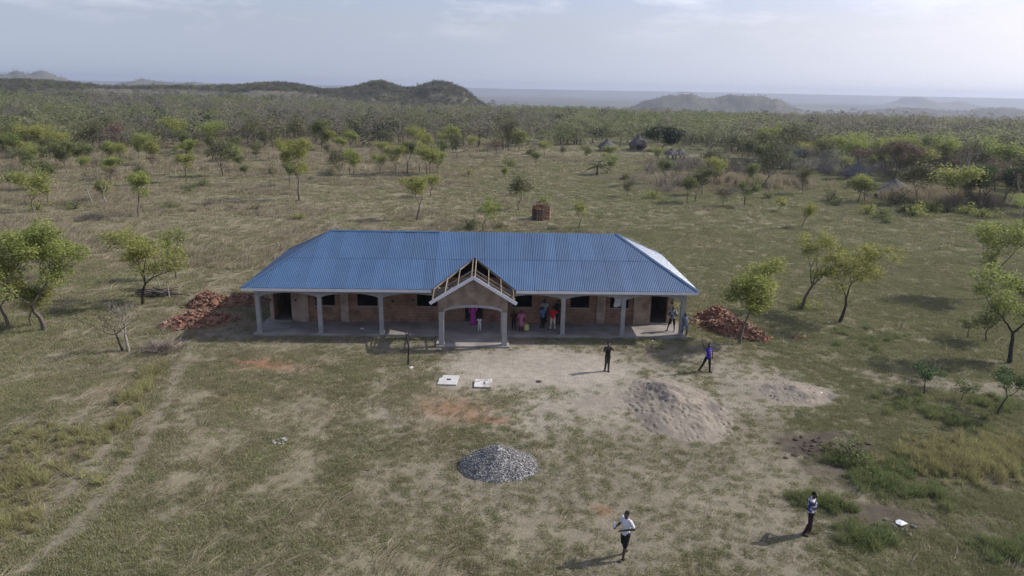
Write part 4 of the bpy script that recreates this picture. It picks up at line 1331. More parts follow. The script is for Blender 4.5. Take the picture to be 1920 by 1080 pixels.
person('person in red shirt and cream trousers facing the wall', at(1036, 619, .15), R(172), 1.62, dict(eL=(.27, -.1, 1.16), hL=(.10, -.22, 1.12), eR=(-.27, -.1, 1.16), hR=(-.10, -.22, 1.12), kL=(.12, .0, .5), fL=(.16, .02, .08), kR=(-.12, .0, .5), fR=(-.15, .02, .08)),
    fabric('bright_red', (.42, .018, .022), (.5, .03, .03)), fabric('cream', (.46, .43, .38), (.54, .51, .45)), 2, .5, 'trousers', mat('dark_sandal', (.03, .025, .022), .8), near=False)
person('person in dark clothes in deep shade beside the red shirt', at(1046, 608, .15), R(-30), 1.68, dict(hR=(-.12, -.18, 1.1)), fabric('very_dark_grey', (.02, .018, .018)), fabric('dark_grey', (.03, .028, .03)), 2, .95, 'trousers', None, near=False)

# jerrycan
M_JC = nmat('yellow_plastic', (.55, .50, .16), (.62, .57, .22), 5, .5)
jp = at(987, 618.5, .15)
t = thing('jerrycan', 'yellow plastic jerrycan with handle on the verandah floor', 'jerrycan', jp, R(10))
bm = bmesh.new(); bmesh.ops.create_cube(bm, size=1)
for v in bm.verts: v.co = Vector((v.co.x * .30, v.co.y * .19, v.co.z * .38 + .19))
bmesh.ops.bevel(bm, geom=bm.edges[:], offset=.03, segments=3, affect='EDGES')
me = bpy.data.meshes.new('body'); bm.to_mesh(me); bm.free(); me.materials.append(M_JC); link('body', me, t)
m = MB(); m.tube([(-.10, 0, .37), (-.09, 0, .45), (.02, 0, .46), (.04, 0, .37)], [.018] * 4, 8); m.build('handle', M_JC, t, True)
m = MB(); m.tube([(.1, 0, .37), (.11, 0, .44)], [.03, .028], 10); m.build('cap', mat('dark_cap', (.03, .03, .03), .6), t)
# ------------------------------------------------------------------ trees
def grow_tree(seed, levels=4, kids=(2, 3), fork=.26, up=.35, spread=.75, wig=.13, r0=.045, shrink=.78):
    """unit-height skeleton: list of polylines with radii, and twig tips"""
    rg = rng_of(seed); lines = []; tips = []
    def branch(p, d, L_, r_, lev):
        n_ = 4 if lev > 0 else 3
        pts = [p]; rs = [r_]; q = p.copy(); dd = d.copy()
        for i in range(n_):
            dd = dd + rg.normal(0, wig, 3) + np.array([0, 0, up * .15 * (1 if lev < levels else 0)])
            dd = dd / np.linalg.norm(dd)
            q = q + dd * L_ / n_
            pts.append(q.copy()); rs.append(r_ * (1 - .42 * (i + 1) / n_))
        lines.append((pts, rs, lev))
        if lev == 0:
            tips.append(q); tips.append(pts[-2]); return
        k = rg.integers(kids[0], kids[1] + 1)
        a0 = rg.uniform(0, 6.283)
        for j in range(k):
            a = a0 + 6.283 * j / k + rg.normal(0, .35)
            side_ = np.array([math.cos(a), math.sin(a), 0.0])
            nd = dd * (1 - spread * .5) + side_ * spread * rg.uniform(.6, 1.15) + np.array([0, 0, up * rg.uniform(.3, 1.1)])
            nd /= np.linalg.norm(nd)
            branch(q, nd, L_ * shrink * rg.uniform(.75, 1.2), rs[-1] * rg.uniform(.62, .8), lev - 1)
        if lev < levels and rg.random() < .7:
            a = rg.uniform(0, 6.283); nd = np.array([math.cos(a), math.sin(a), .45]); nd /= np.linalg.norm(nd)
            branch(pts[2], nd, L_ * shrink * .7, rs[2] * .5, max(lev - 2, 0))
    branch(np.zeros(3), np.array([0, 0, 1.0]), fork, r0 * .5, levels)
    return lines, tips

def leaves_mesh(name, centres, n_each, crad, size, mt, seed, droop=.0, flat=.8):
    rg = rng_of(seed)
    C_ = np.repeat(np.asarray(centres), n_each, 0)
    n_ = len(C_)
    g_ = rg.normal(0, 1, (n_, 3)); g_ /= np.maximum(np.linalg.norm(g_, axis=1), .3)[:, None] ** .5
    C_ = C_ + g_ * np.array([crad, crad, crad * flat]) * .62
    u = rg.normal(0, 1, (n_, 3)); u[:, 2] = u[:, 2] * .5 - droop; u /= np.linalg.norm(u, axis=1)[:, None]
    w = rg.normal(0, 1, (n_, 3)) + np.array([0, 0, .9]); v = np.cross(u, w); v /= np.linalg.norm(v, axis=1)[:, None]
    s_ = size * rg.uniform(.6, 1.3, n_)[:, None]
    nrm = np.cross(u, v) * .12 * s_
    V_ = np.stack([C_ - u * s_, C_ + v * s_ * .48 + nrm, C_ + u * s_, C_ - v * s_ * .48 + nrm], 1).reshape(-1, 3)
    return np_mesh(name, V_, np.arange(n_ * 4).reshape(-1, 4), mt)

def fit(lines, tips, H_, W_, off=(0, 0), crown_lo=.0):
    """scale the skeleton to height and crown width, lean the crown to an offset"""
    T = np.array(tips)
    zt = T[:, 2].max(); c = (T[:, :2].max(0) + T[:, :2].min(0)) / 2
    w_ = max((T[:, :2].max(0) - T[:, :2].min(0)).max(), 1e-3)
    def tr(p):
        z = p[2] / zt
        xy = (np.asarray(p[:2]) - c * z) * W_ / w_ * (1 if z > .05 else 1) + np.array(off) * z ** 1.3
        return np.array([xy[0], xy[1], z * H_])
    return [([tr(p) for p in pts], rs, lev) for pts, rs, lev in lines], [tr(p) for p in tips]

def wood_mesh(name, lines, H_, mt, thick=1.0):
    m_ = MB()
    for pts, rs, lev in lines:
        P_ = [p.copy() for p in pts]
        if abs(P_[0][2]) < 1e-6: P_[0][2] = -.25
        m_.tube(P_, [max(r_ * H_ * thick, .008) for r_ in rs], 7 if lev > 1 else (5 if lev else 4), cap=False)
    return m_.mesh(name, mt, True)

LEAF = dict(
    bright=leafmat('fresh_yellow_green_leaf', (.33, .36, .11), (.225, .255, .072), .5, 1.1),
    mid=leafmat('mid_green_leaf', (.215, .245, .095), (.145, .172, .066), .45, 1.0),
    olive=leafmat('olive_leaf', (.165, .165, .075), (.11, .115, .055), .3, .9),
    dark=leafmat('dark_mango_leaf', (.030, .050, .018), (.016, .030, .012), .2, 1.0),
    brown=leafmat('withered_brown_leaf', (.20, .145, .10), (.145, .11, .08), .25, .8),
    fargreen=leafmat('distant_bush_leaf', (.245, .255, .135), (.185, .20, .108), .5, .05),
    fargrey=leafmat('distant_grey_brush', (.225, .208, .165), (.175, .165, .13), .5, .05),
    hillgrey=leafmat('hillside_scrub', (.138, .138, .10), (.10, .10, .075), .45, .05),
    soft=leafmat('feathery_green_leaf', (.10, .155, .055), (.065, .105, .035), .4, .6))

def tree(label, base, H_, W_, off=(0, 0), leaf='bright', n=5200, lsize=.085, seed=1, bark=None, rad=.62, group=None, cat='tree', name='savanna_tree', tipkeep=.7, z=None, thick=1.0, fork=.26, spread=.75, up=.35, levels=4, droop=0, flat=.8):
    p = gz(*base)
    t_ = thing(name, label, cat, p, 0, group)
    ln, tp = grow_tree(seed, levels=levels, fork=fork, spread=spread, up=up)
    ln, tp = fit(ln, tp, H_ * .95, max(W_ - rad * .25, W_ * .6), off)
    link('trunk', wood_mesh('trunk', ln, H_, bark or M_BARK, thick), t_)
    if n:
        rg_ = rng_of(seed + 5); tp = np.array(tp)
        zc = tp[:, 2].max()
        tp = tp[tp[:, 2] > zc * .36]
        if tipkeep < 1: tp = tp[rg_.random(len(tp)) < tipkeep]
        link('crown', leaves_mesh('crown', tp, max(1, n // max(len(tp), 1)), rad * .82, lsize, LEAF[leaf], seed + 9, droop, flat), t_)
    return t_

def by_px(base, top, x0, x1):
    """tree height and crown width in metres from the photo extents"""
    p = at(*base)
    d = ray(base[0], top); q = Vector((0, 0, CAMH)) + d * (p.y / d.y)
    zdep = -(CM.inverted() @ p).z
    return q.z, (x1 - x0) / FPX * zdep, ((x0 + x1) / 2 - base[0]) / FPX * zdep

HAND = [
 # label, base px, top y, crown x0 x1, leaf, leaves, seed, extra
 ('large bright green tree with leaning grey trunk near the dry brush', (84, 620), 422, -40, 140, 'bright', 13000, 3, dict(rad=.85, thick=1.1, fork=.30)),
 ('low spreading bush tree under the large bright green tree', (58, 612), 528, 20, 118, 'bright', 3200, 60, dict(rad=.6, fork=.22)),
 ('young tree with thin stems beside the crooked open tree', (1850, 640), 560, 1820, 1884, 'mid', 1500, 61, dict(rad=.5)),
 ('green tree with curved trunk leaning away from the large bright tree', (16, 617), 468, -110, 45, 'bright', 6000, 4, dict(rad=.8)),
 ('leafy tree standing just behind the large bright green tree', (106, 527), 424, 40, 152, 'bright', 6500, 5, dict(rad=.75)),
 ('dark-trunked tree with pale green tufts and a bare sideways limb', (268, 571), 428, 192, 345, 'bright', 6200, 6, dict(rad=.6, tipkeep=.75, bark='D', fork=.32)),
 ('slim tree with a small leaf tuft beside the wood stack', (331, 524), 424, 312, 352, 'bright', 1500, 7, dict(rad=.5, fork=.43, spread=.5)),
 ('thin pale-stemmed tree in front of the slim tufted tree', (300, 541), 490, 290, 312, 'bright', 260, 8, dict(rad=.35, fork=.43, bark='P', levels=2)),
 ('crooked pale dead tree without leaves beside the burnt stump tree', (242, 659), 556, 214, 262, 'bright', 0, 9, dict(bark='P', thick=1.3, fork=.30, levels=4)),
 ('dead tree with charred lower trunk and one long bare limb', (231, 660), 575, 150, 262, 'brown', 0, 10, dict(bark='D', thick=1.3, fork=.26, levels=4, spread=1.0)),
 ('leafless thin sapling behind the brick heaps', (318, 560), 500, 305, 335, 'brown', 0, 11, dict(levels=2, bark='P')),
 ('leaning green tree growing out of the brick pile by the building end', (1386, 645), 484, 1344, 1472, 'bright', 8200, 12, dict(rad=.72, fork=.32, thick=.85)),
 ('slim tree with bunched tufts on bent stems behind the wide dark-trunked tree', (1502, 581), 428, 1488, 1578, 'bright', 2900, 13, dict(rad=.55, fork=.36, tipkeep=.7)),
 ('wide spreading tree with mossy dark trunk beside the bent slim tree', (1572, 605), 452, 1556, 1684, 'bright', 4200, 14, dict(rad=.58, fork=.22, bark='D', spread=.9, tipkeep=.85)),
 ('rounded yellow green tree half out of the open field edge', (1853, 561), 412, 1806, 1912, 'bright', 6200, 15, dict(rad=.75, fork=.32)),
 ('open crooked tree with long dark limbs and sparse leaves', (1893, 682), 502, 1812, 1990, 'bright', 5600, 16, dict(rad=.6, bark='D', spread=1.0, tipkeep=.6, thick=1.1)),
 ('full pale green tree beside the reed patch and thicket', (1917, 424), 365, 1876, 1960, 'bright', 4200, 17, dict(rad=.7)),
 ('dark thin stub with a wisp of green in the turf below the crooked tree', (1813, 634), 590, 1790, 1832, 'mid', 380, 18, dict(rad=.4, bark='D', levels=2)),
 ('charred upright sapling with feathery top beside the grey footpath', (1733, 739), 682, 1715, 1762, 'soft', 900, 19, dict(rad=.35, bark='D', levels=2, lsize=.06, fork=.43)),
 ('small thin sapling between the charred sapling and the double-stemmed one', (1801, 752), 718, 1788, 1820, 'soft', 300, 20, dict(rad=.3, bark='D', levels=2, lsize=.06)),
 ('double-stemmed dark sapling with wispy green at the path end', (1870, 778), 690, 1835, 1912, 'soft', 1500, 21, dict(rad=.4, bark='D', levels=2, lsize=.06)),
 ('tall broad tree standing alone with a long shadow in the field', (561, 377), 258, 524, 612, 'bright', 8200, 22, dict(rad=.85, lsize=.1, fork=.25)),
 ('lone small tree with leafy trunk sprout in dry grass', (259, 409), 322, 243, 296, 'bright', 3600, 23, dict(rad=.65, lsize=.1)),
 ('yellow green vase-shaped tree standing alone beyond the roof ridge', (781, 413), 328, 750, 808, 'bright', 3600, 24, dict(rad=.6, lsize=.09)),
 ('drooping yellowish tree close behind the roof ridge', (905, 434), 366, 886, 968, 'bright', 2100, 25, dict(rad=.5, tipkeep=.7, lsize=.09, droop=.6)),
 ('slender sparse tree beside the reed bundle store', (1086, 428), 374, 1070, 1106, 'bright', 900, 26, dict(rad=.45, lsize=.09)),
 ('nearly bare sapling beyond the roof next to the slender sparse tree', (1113, 433), 398, 1098, 1134, 'mid', 260, 27, dict(rad=.35, lsize=.08)),
 ('almost leafless grey tree in the dry grass past the lone small tree', (173, 384), 308, 148, 196, 'olive', 420, 28, dict(rad=.7, lsize=.09, bark='P')),
 ('flat-topped green tree of a leaning pair in dry grass', (126, 325), 262, 82, 150, 'mid', 4600, 29, dict(rad=.9, lsize=.13)),
 ('second flat-topped tree leaning out of the pair in dry grass', (150, 316), 266, 138, 176, 'mid', 3000, 30, dict(rad=.9, lsize=.13)),
 ('small two-tufted tree past the leaning pair', (221, 338), 294, 196, 236, 'bright', 1900, 31, dict(rad=.7, lsize=.12)),
 ('tiny upright tree in dry grass like a green plume', (90, 383), 343, 78, 98, 'bright', 1100, 32, dict(rad=.5, lsize=.09, fork=.36)),
 ('tree with leaning stem beside the thin grey tree', (350, 343), 288, 338, 372, 'bright', 2000, 33, dict(rad=.7, lsize=.12)),
 ('thin grey half bare tree beside the leaning stem', (329, 329), 278, 312, 350, 'olive', 700, 34, dict(rad=.8, lsize=.12, bark='P')),
 ('compact green tree standing in wind-blown brown grass', (441, 317), 272, 420, 458, 'bright', 2600, 35, dict(rad=.8, lsize=.13)),
 ('yellowish bushy tree behind the leaning-stem tree', (290, 310), 266, 272, 304, 'bright', 2400, 36, dict(rad=.8, lsize=.13)),
 ('bright yellow tree in the woodland edge behind the bushy one', (358, 303), 260, 344, 372, 'bright', 2200, 37, dict(rad=.9, lsize=.14)),
 ('leafy tree right behind the tall broad field tree', (608, 282), 238, 588, 630, 'bright', 3200, 38, dict(rad=1.0, lsize=.15)),
 ('small thin tree between the broad field tree and the slender clump', (655, 325), 278, 640, 672, 'bright', 1300, 39, dict(rad=.7, lsize=.12)),
 ('olive tree with dark thin trunk on the dry slope', (1303, 379), 316, 1286, 1346, 'olive', 3400, 40, dict(rad=.7, lsize=.1)),
 ('forked dark tree with light leaves near the olive tree', (1396, 388), 330, 1384, 1428, 'mid', 1900, 41, dict(rad=.65, lsize=.1, bark='D')),
 ('young bright tree with tufted top in green turf', (1503, 427), 376, 1494, 1528, 'bright', 1500, 42, dict(rad=.5, lsize=.09, fork=.36)),
 ('small bright bushy tree on the grass rise', (1460, 396), 368, 1452, 1480, 'bright', 900, 43, dict(rad=.5, lsize=.09)),
 ('thin leafless sapling by the green shrubs', (1578, 413), 372, 1566, 1596, 'brown', 90, 44, dict(rad=.4, lsize=.08, bark='P')),
 ('dense dark mango tree beside the pointed thatched hut', (1240, 284), 240, 1206, 1276, 'dark', 7000, 45, dict(rad=1.6, lsize=.22, fork=.22)),
 ('bare forked shrub tree below the hut yard', (1213, 327), 292, 1196, 1232, 'brown', 60, 46, dict(bark='D', rad=.4)),
 ('leafless forked tree in brown brush', (1263, 354), 318, 1248, 1286, 'brown', 240, 47, dict(bark='D', rad=.6)),
 ('black stemmed crooked tree among bare shrubs', (1352, 336), 298, 1338, 1378, 'brown', 700, 48, dict(bark='D', rad=.7)),
 ('tall pale bare-stemmed tree rising over the hut shrubs', (1330, 300), 238, 1312, 1350, 'olive', 900, 49, dict(bark='P', rad=1.0, lsize=.14, fork=.22)),
 ('dark round tree beside the pale teak stand', (1482, 317), 276, 1460, 1508, 'dark', 4200, 50, dict(rad=1.2, lsize=.2)),
 ('reddish brown tree with a leaning dark trunk above the smoky hut', (1672, 342), 262, 1648, 1722, 'brown', 4800, 51, dict(rad=1.0, lsize=.14, bark='D')),
 ('soft feathery willow-like tree at the end of the reed patch', (1830, 392), 310, 1802, 1866, 'soft', 6800, 52, dict(rad=1.0, lsize=.13, droop=.5)),
 ('second feathery green tree leaning over the reed patch end', (1878, 386), 318, 1858, 1922, 'soft', 6000, 53, dict(rad=1.0, lsize=.13, droop=.5)),
 ('small leafy tree by the field palm', (1138, 327), 286, 1126, 1156, 'bright', 1300, 55, dict(rad=.6, lsize=.12)),
 ('pale flat shrubby tree in front of the smoky hut', (1620, 378), 338, 1560, 1648, 'mid', 3200, 56, dict(rad=.8, lsize=.12, spread=1.0)),
]
BK = {'D': M_BARKD, 'P': M_BARKP}
for label, base, top, x0, x1, leaf, n_, sd, ex in HAND:
    H_, W_, off = by_px(base, top, x0, x1)
    ex = dict(ex)
    if 'bark' in ex: ex['bark'] = BK[ex['bark']]
    tree(label, base, H_, max(W_, .5), (off, 0), leaf, n_, ex.pop('lsize', .085), sd, **ex)
# slender clump in the field: five look-alikes
for k, (x, y, tp_) in enumerate(((742, 330, 268), (764, 327, 262), (788, 324, 264), (806, 327, 272), (822, 330, 276))):
    H_, W_, off = by_px((x, y), tp_, x - 16, x + 18)
    tree('slender many-stemmed green tree of the clump in the open field', (x, y), H_, W_, (off, 0), 'mid' if k % 2 else 'bright', 2300, .12, 120 + k, rad=.75, group='slender clump in the field', fork=.36, spread=.5)

# palm
pp = gz(1119, 329)
t = thing('palm', 'young dark fan palm with ragged fronds in the field', 'palm', pp)
m = MB(); m.tube([(0, 0, -.2), (.05, 0, .8), (.02, 0, 1.6)], [.2, .18, .15], 8); m.build('trunk', M_BARKD, t, True)
rg = rng_of(140)
for k in range(22):
    a = k * 2.4; el_ = rg.uniform(-.1, 1.2)
    m = MB(); prev = None; L_ = rg.uniform(1.7, 2.5)
    for i in range(9):
        u = i / 8
        r_ = L_ * u * math.cos(el_); z_ = 1.6 + L_ * u * math.sin(el_) - 1.1 * u * u * L_ * .45
        c = Vector((r_ * math.cos(a), r_ * math.sin(a), z_)); s_ = Vector((-math.sin(a), math.cos(a), 0))
        if i > 1:
            for sgn in (-1, 1):
                q = c + s_ * sgn * .55 * math.sin(math.pi * min(1, u + .1)) + Vector((0, 0, -.25))
                dr = Vector((math.cos(a), math.sin(a), 0)) * .07
                m.add([c - dr, q + dr * 2, c + dr], [(0, 1, 2)])
        if prev is not None: m.bar(prev, c, .05, .03)
        prev = c
    m.build('frond', LEAF['dark'] if k % 3 else LEAF['olive'], t)

# ---- woodland beyond the field: shared tree models, every near one its own object
VAR = []
vr = rng_of(200)
def make_variant(kind, leaf, n_, H_, W_, bark, seed, lsize, rad, **kw):
    ln, tp = grow_tree(seed, **kw); ln, tp = fit(ln, tp, H_ * .93, W_ - rad, (vr.normal(0, .3), 0))
    tk = wood_mesh('trunk', ln, H_, bark, .9); cr_ = None
    if n_:
        tp = np.array(tp); tp = tp[tp[:, 2] > .3 * H_]
        cr_ = leaves_mesh('crown', tp, max(1, n_ // len(tp)), rad, lsize, LEAF[leaf], seed + 1)
    VAR.append((kind, tk, cr_))
for k in range(5): make_variant('green', ('bright', 'mid')[k % 2], 2300, 6.2 + k * .35, 5.2 + (k % 3) * .8, M_BARK, 210 + k, .17, 1.0, fork=.22)
for k in range(3): make_variant('olive', 'olive', 2000, 6.5 + k * .5, 5.6, M_BARK, 220 + k, .17, 1.05, fork=.22)
for k in range(2): make_variant('brown', 'brown', 1500, 6.4 + k * .6, 5.2, M_BARKD, 226 + k, .15, 1.0, fork=.22)
for k in range(3): make_variant('bare', 'brown', 160, 6.0 + k * .8, 4.2, M_BARKP, 230 + k, .14, .9, fork=.22, levels=3)
for k in range(2): make_variant('dark', 'dark', 2600, 6.0 + k, 6.0, M_BARKD, 236 + k, .24, 1.3, fork=.18)
KIND = {}
for v in VAR: KIND.setdefault(v[0], []).append(v)
KLAB = {'green': ('fresh green tree', 'fresh green woodland trees'),
        'olive': ('olive leaved tree', 'olive woodland trees'),
        'brown': ('withered brown tree', 'brown woodland trees'),
        'bare': ('leafless grey tree', 'bare woodland trees'),
        'dark': ('dense dark evergreen tree', 'dark woodland trees')}
def wood_density(x, y):
    r_ = np.hypot(x, y); t_ = x / np.maximum(y, 1)
    edge = np.interp(t_, [-.8, -.35, -.1, .1, .22, .35, .5, .62, .8], [205, 215, 250, 270, 240, 185, 140, 128, 120])
    return sstep(-35, 60, r_ - edge + 60 * (fbm(x / 40, y / 40, 301, 3) - .5))
wr = rng_of(300)
cand = []
tries = 0
cells = {}
while tries < 26000:
    tries += 1
    t_ = wr.uniform(-.80, .80); r_ = math.sqrt(wr.uniform(110 ** 2, 470 ** 2))
    y_ = r_ / math.hypot(1, t_); x_ = t_ * y_
    if wr.random() > .09 + .91 * float(wood_density(np.array([x_]), np.array([y_]))[0]): continue
    if math.hypot(x_ - 33, y_ - 178) < 22 or math.hypot(x_ - 61, y_ - 118) < 17: continue
    if r_ < 150 and t_ < .30 and wr.random() < .8: continue
    key = (int(x_ // 4.4), int(y_ // 4.4))
    if key in cells: continue
    cells[key] = 1
    cand.append((r_, x_, y_, t_))
for k in range(900):
    t_ = wr.uniform(-.78, .62); r_ = math.sqrt(wr.uniform(88 ** 2, 235 ** 2)); y_ = r_ / math.hypot(1, t_); x_ = t_ * y_
    if float(fbm(x_ / 22, y_ / 22, 305, 3)) < .50 or wr.random() > .30 * min(1, r_ / 190): continue
    if math.hypot(x_ - 33, y_ - 178) < 20 or math.hypot(x_ - 61, y_ - 118) < 16: continue
    cand.append((r_, x_, y_, t_))
cand.sort()
near_t, far_t = cand[:232], cand[232:]
def pick_kind(t_, r_):
    right = float(sstep(.12, .4, t_))
    u = wr.random()
    p_ = [('green', .66 - .40 * right), ('olive', .18 + .10 * right), ('bare', .05 + .14 * right), ('brown', .03 + .13 * right), ('dark', .03 if r_ > 190 else 0)]
    for k, w in p_:
        if u < w: return k
        u -= w
    return 'olive'
HANDP = [(at(*q[1]), q[0].split()) for q in HAND]
def landmark(x_, y_, n_w=8):
    d_, w_ = min((math.hypot(p_.x - x_, p_.y - y_), w) for p_, w in HANDP)
    w_ = w_[:n_w]
    while w_[-1] in ('in', 'the', 'a', 'of', 'and', 'beside', 'by', 'to', 'with', 'past', 'next', 'behind', 'on', 'at', 'out', 'over', 'one', 'from', 'between', 'near', 'long', 'beyond', 'just', 'right', 'above', 'below'): w_ = w_[:-1]
    return d_, ' '.join(w_)
for r_, x_, y_, t_ in near_t:
    kd = pick_kind(t_, r_); v = KIND[kd][wr.integers(0, len(KIND[kd]))]
    s_ = wr.uniform(.55, 1.15) * (.9 if kd == 'bare' else 1) * (wr.uniform(.45, .85) if r_ < 170 and t_ < .3 else 1)
    size_ = 'small' if s_ < .7 else ('tall' if s_ > 1.0 else 'middling')
    zone = ('below the rocky ridge', 'below the wooded round hill', 'past the open centre of the field', 'round the thatched huts', 'behind the grey thicket', 'beyond the reed patch')[int(np.searchsorted([-.40, -.10, .12, .30, .48], t_))]
    depth = 'at the wood edge' if r_ < (190 if t_ > .3 else 235) else 'deep in the wood'
    dl, nm = landmark(x_, y_)
    lab = '%s %s standing near the %s' % (size_, KLAB[kd][0], nm) if dl < 24 else '%s %s %s %s' % (size_, KLAB[kd][0], depth, zone)
    T = thing('woodland_tree', lab, 'tree', (x_, y_, float(hgt(x_, y_))), wr.uniform(0, 6.28), KLAB[kd][1]); T.scale = (s_ * wr.uniform(.9, 1.1), s_ * wr.uniform(.9, 1.1), s_)
    link('trunk', v[1], T)
    if v[2]: link('crown', v[2], T)
# shrubs: single leafy bushes in the field
shr = []
for k in range(5):
    rg = rng_of(400 + k)
    c = rg.normal(0, 1, (26, 3)) * (.42, .42, .28) + (0, 0, .45); c[:, 2] = np.abs(c[:, 2])
    shr.append(leaves_mesh('foliage', c, 26, .3, .075, LEAF[('bright', 'mid', 'olive', 'mid', 'bright')[k]], 410 + k))
stem_me = []
for k in range(2):
    m = MB(); rg = rng_of(420 + k)
    for q in range(9):
        a = rg.uniform(0, 6.28); m.tube([(0, 0, -.1), (.2 * math.cos(a), .2 * math.sin(a), .4), (.45 * math.cos(a), .45 * math.sin(a), .85)], [.025, .018, .008], 4, cap=False)
    stem_me.append(m.mesh('stems', M_BARKD))
def shrub(label, px, py, s_, k, group):
    T = thing('shrub', label, 'shrub', gz(px, py), wr.uniform(0, 6.28), group); T.scale = (s_, s_, s_ * wr.uniform(.75, 1.1))
    link('stems', stem_me[k % 2], T); link('foliage', shr[k % 5], T)
for i, (x, y, s_) in enumerate(((1625, 402, 1.5), (1655, 410, 1.5), (1680, 385, 1.9), (1690, 398, 1.6), (1712, 405, 2.0), (1745, 398, 1.6), (1570, 385, 1.4), (1556, 378, 1.3), (1660, 418, 1.2), (1810, 402, 1.8), (1840, 408, 1.6), (1776, 398, 1.3))):
    q_ = at(x, y)
    shrub('%s shrub of the reed patch row near the %s' % ('low bright' if s_ < 1.6 else 'full green', landmark(q_.x, q_.y, 5)[1]), x, y, s_, i, 'shrubs along the reed patch')
seen_b = []
for i, (x, y, s_) in enumerate(((378, 352, 1.5), (510, 330, 1.5), (355, 360, 1.2), (70, 395, 1.2), (65, 372, 1.1), (955, 312, 2.0), (620, 330, 1.3), (140, 392, 1.2), (1020, 380, 1.0), (560, 412, 1.0), (320, 392, 1.2), (480, 395, .9), (18, 345, 2.2), (880, 330, 1.2), (1225, 372, 1.4), (1440, 372, 1.2), (935, 428, .9), (880, 428, 1.2))):
    near_l = min(HAND, key=lambda q: (q[1][0] - x) ** 2 + (2.2 * (q[1][1] - y)) ** 2)[0].split()
    near_l = ' '.join(near_l[:10 if len(near_l) > 10 else len(near_l)])
    for cut_ in (' in the', ' and a', ' in', ' beside', ' the', ' of', ' by', ' next to', ' of a', ' past the'):
        if near_l.endswith(cut_): near_l = near_l[:-len(cut_)]
    word = ('low', 'broad' if s_ > 1.4 else 'small')[seen_b.count(near_l) % 2] if seen_b.count(near_l) < 2 else 'tiny'
    seen_b.append(near_l)
    shrub('%s bush near the %s' % (word, near_l), x, y, s_, i + 1, 'bushes scattered in the field')
shrub('small bright weed bush at the foot of the slim bent tree', 1500, 577, .9, 0, None)
shrub('green tussock bush beside the dug clods', 1600, 868, .95, 3, None)
# dry brush heap of fine twigs
t = thing('brush_heap', 'grey brown heap of dry twiggy brush beside the dead trees', 'brush heap', gz(303, 660))
rg = rng_of(430); m = MB()
for k in range(420):
    a = rg.uniform(0, 6.28); r_ = abs(rg.normal(0, .55)); b_ = np.array([r_ * math.cos(a) * 1.25, r_ * math.sin(a) * .8, rg.uniform(0, .3)])
    d = np.array([math.cos(a) * .4 + rg.normal(0, .3), math.sin(a) * .4 + rg.normal(0, .3), rg.uniform(.1, .8)]) * rg.uniform(.4, .9)
    m.tube([b_, b_ + d * .5 + rg.normal(0, .05, 3), b_ + d], [.012, .010, .006], 3, cap=False)
o = m.build('twigs', nmat('dry_twig', (.19, .15, .125), (.27, .225, .19), 4, .95, objvar=.1), t); o['kind'] = 'stuff'
# ------------------------------------------------------------------ scattered growth (uncountable: one object per kind)
def scatter(name, label, pts, rots, scales, idx, protos):
    """points carry rotation, scale and model index; geometry nodes set one model on each"""
    me_ = bpy.data.meshes.new(name)
    n_ = len(pts)
    me_.vertices.add(n_); me_.vertices.foreach_set('co', np.asarray(pts, np.float32).ravel())
    a = me_.attributes.new('rot', 'FLOAT_VECTOR', 'POINT'); a.data.foreach_set('vector', np.asarray(rots, np.float32).ravel())
    a = me_.attributes.new('scl', 'FLOAT_VECTOR', 'POINT'); a.data.foreach_set('vector', np.asarray(scales, np.float32).ravel())
    a = me_.attributes.new('idx', 'INT', 'POINT'); a.data.foreach_set('value', np.asarray(idx, np.int32))
    o_ = link(name, me_)
    ng = bpy.data.node_groups.new(name + '_nodes', 'GeometryNodeTree')
    ng.interface.new_socket('Geometry', in_out='INPUT', socket_type='NodeSocketGeometry')
    ng.interface.new_socket('Geometry', in_out='OUTPUT', socket_type='NodeSocketGeometry')
    N = ng.nodes; L = ng.links
    gi = N.new('NodeGroupInput'); go = N.new('NodeGroupOutput')
    iop = N.new('GeometryNodeInstanceOnPoints'); iop.inputs['Pick Instance'].default_value = True
    jn = N.new('GeometryNodeJoinGeometry')
    for pm in reversed(protos):
        po = bpy.data.objects.new(name + '_model', pm)
        oi = N.new('GeometryNodeObjectInfo'); oi.inputs['Object'].default_value = po; oi.inputs['As Instance'].default_value = True
        L.new(oi.outputs['Geometry'], jn.inputs[0])
    def attr(nm, dt):
        q = N.new('GeometryNodeInputNamedAttribute'); q.data_type = dt; q.inputs['Name'].default_value = nm
        return q.outputs['Attribute']
    e2r = N.new('FunctionNodeEulerToRotation')
    L.new(attr('rot', 'FLOAT_VECTOR'), e2r.inputs[0])
    L.new(gi.outputs[0], iop.inputs['Points']); L.new(jn.outputs[0], iop.inputs['Instance'])
    L.new(attr('idx', 'INT'), iop.inputs['Instance Index'])
    L.new(e2r.outputs[0], iop.inputs['Rotation']); L.new(attr('scl', 'FLOAT_VECTOR'), iop.inputs['Scale'])
    L.new(iop.outputs[0], go.inputs[0])
    md = o_.modifiers.new('scatter', 'NODES'); md.node_group = ng
    o_['kind'] = 'stuff'; o_['label'] = label
    return o_

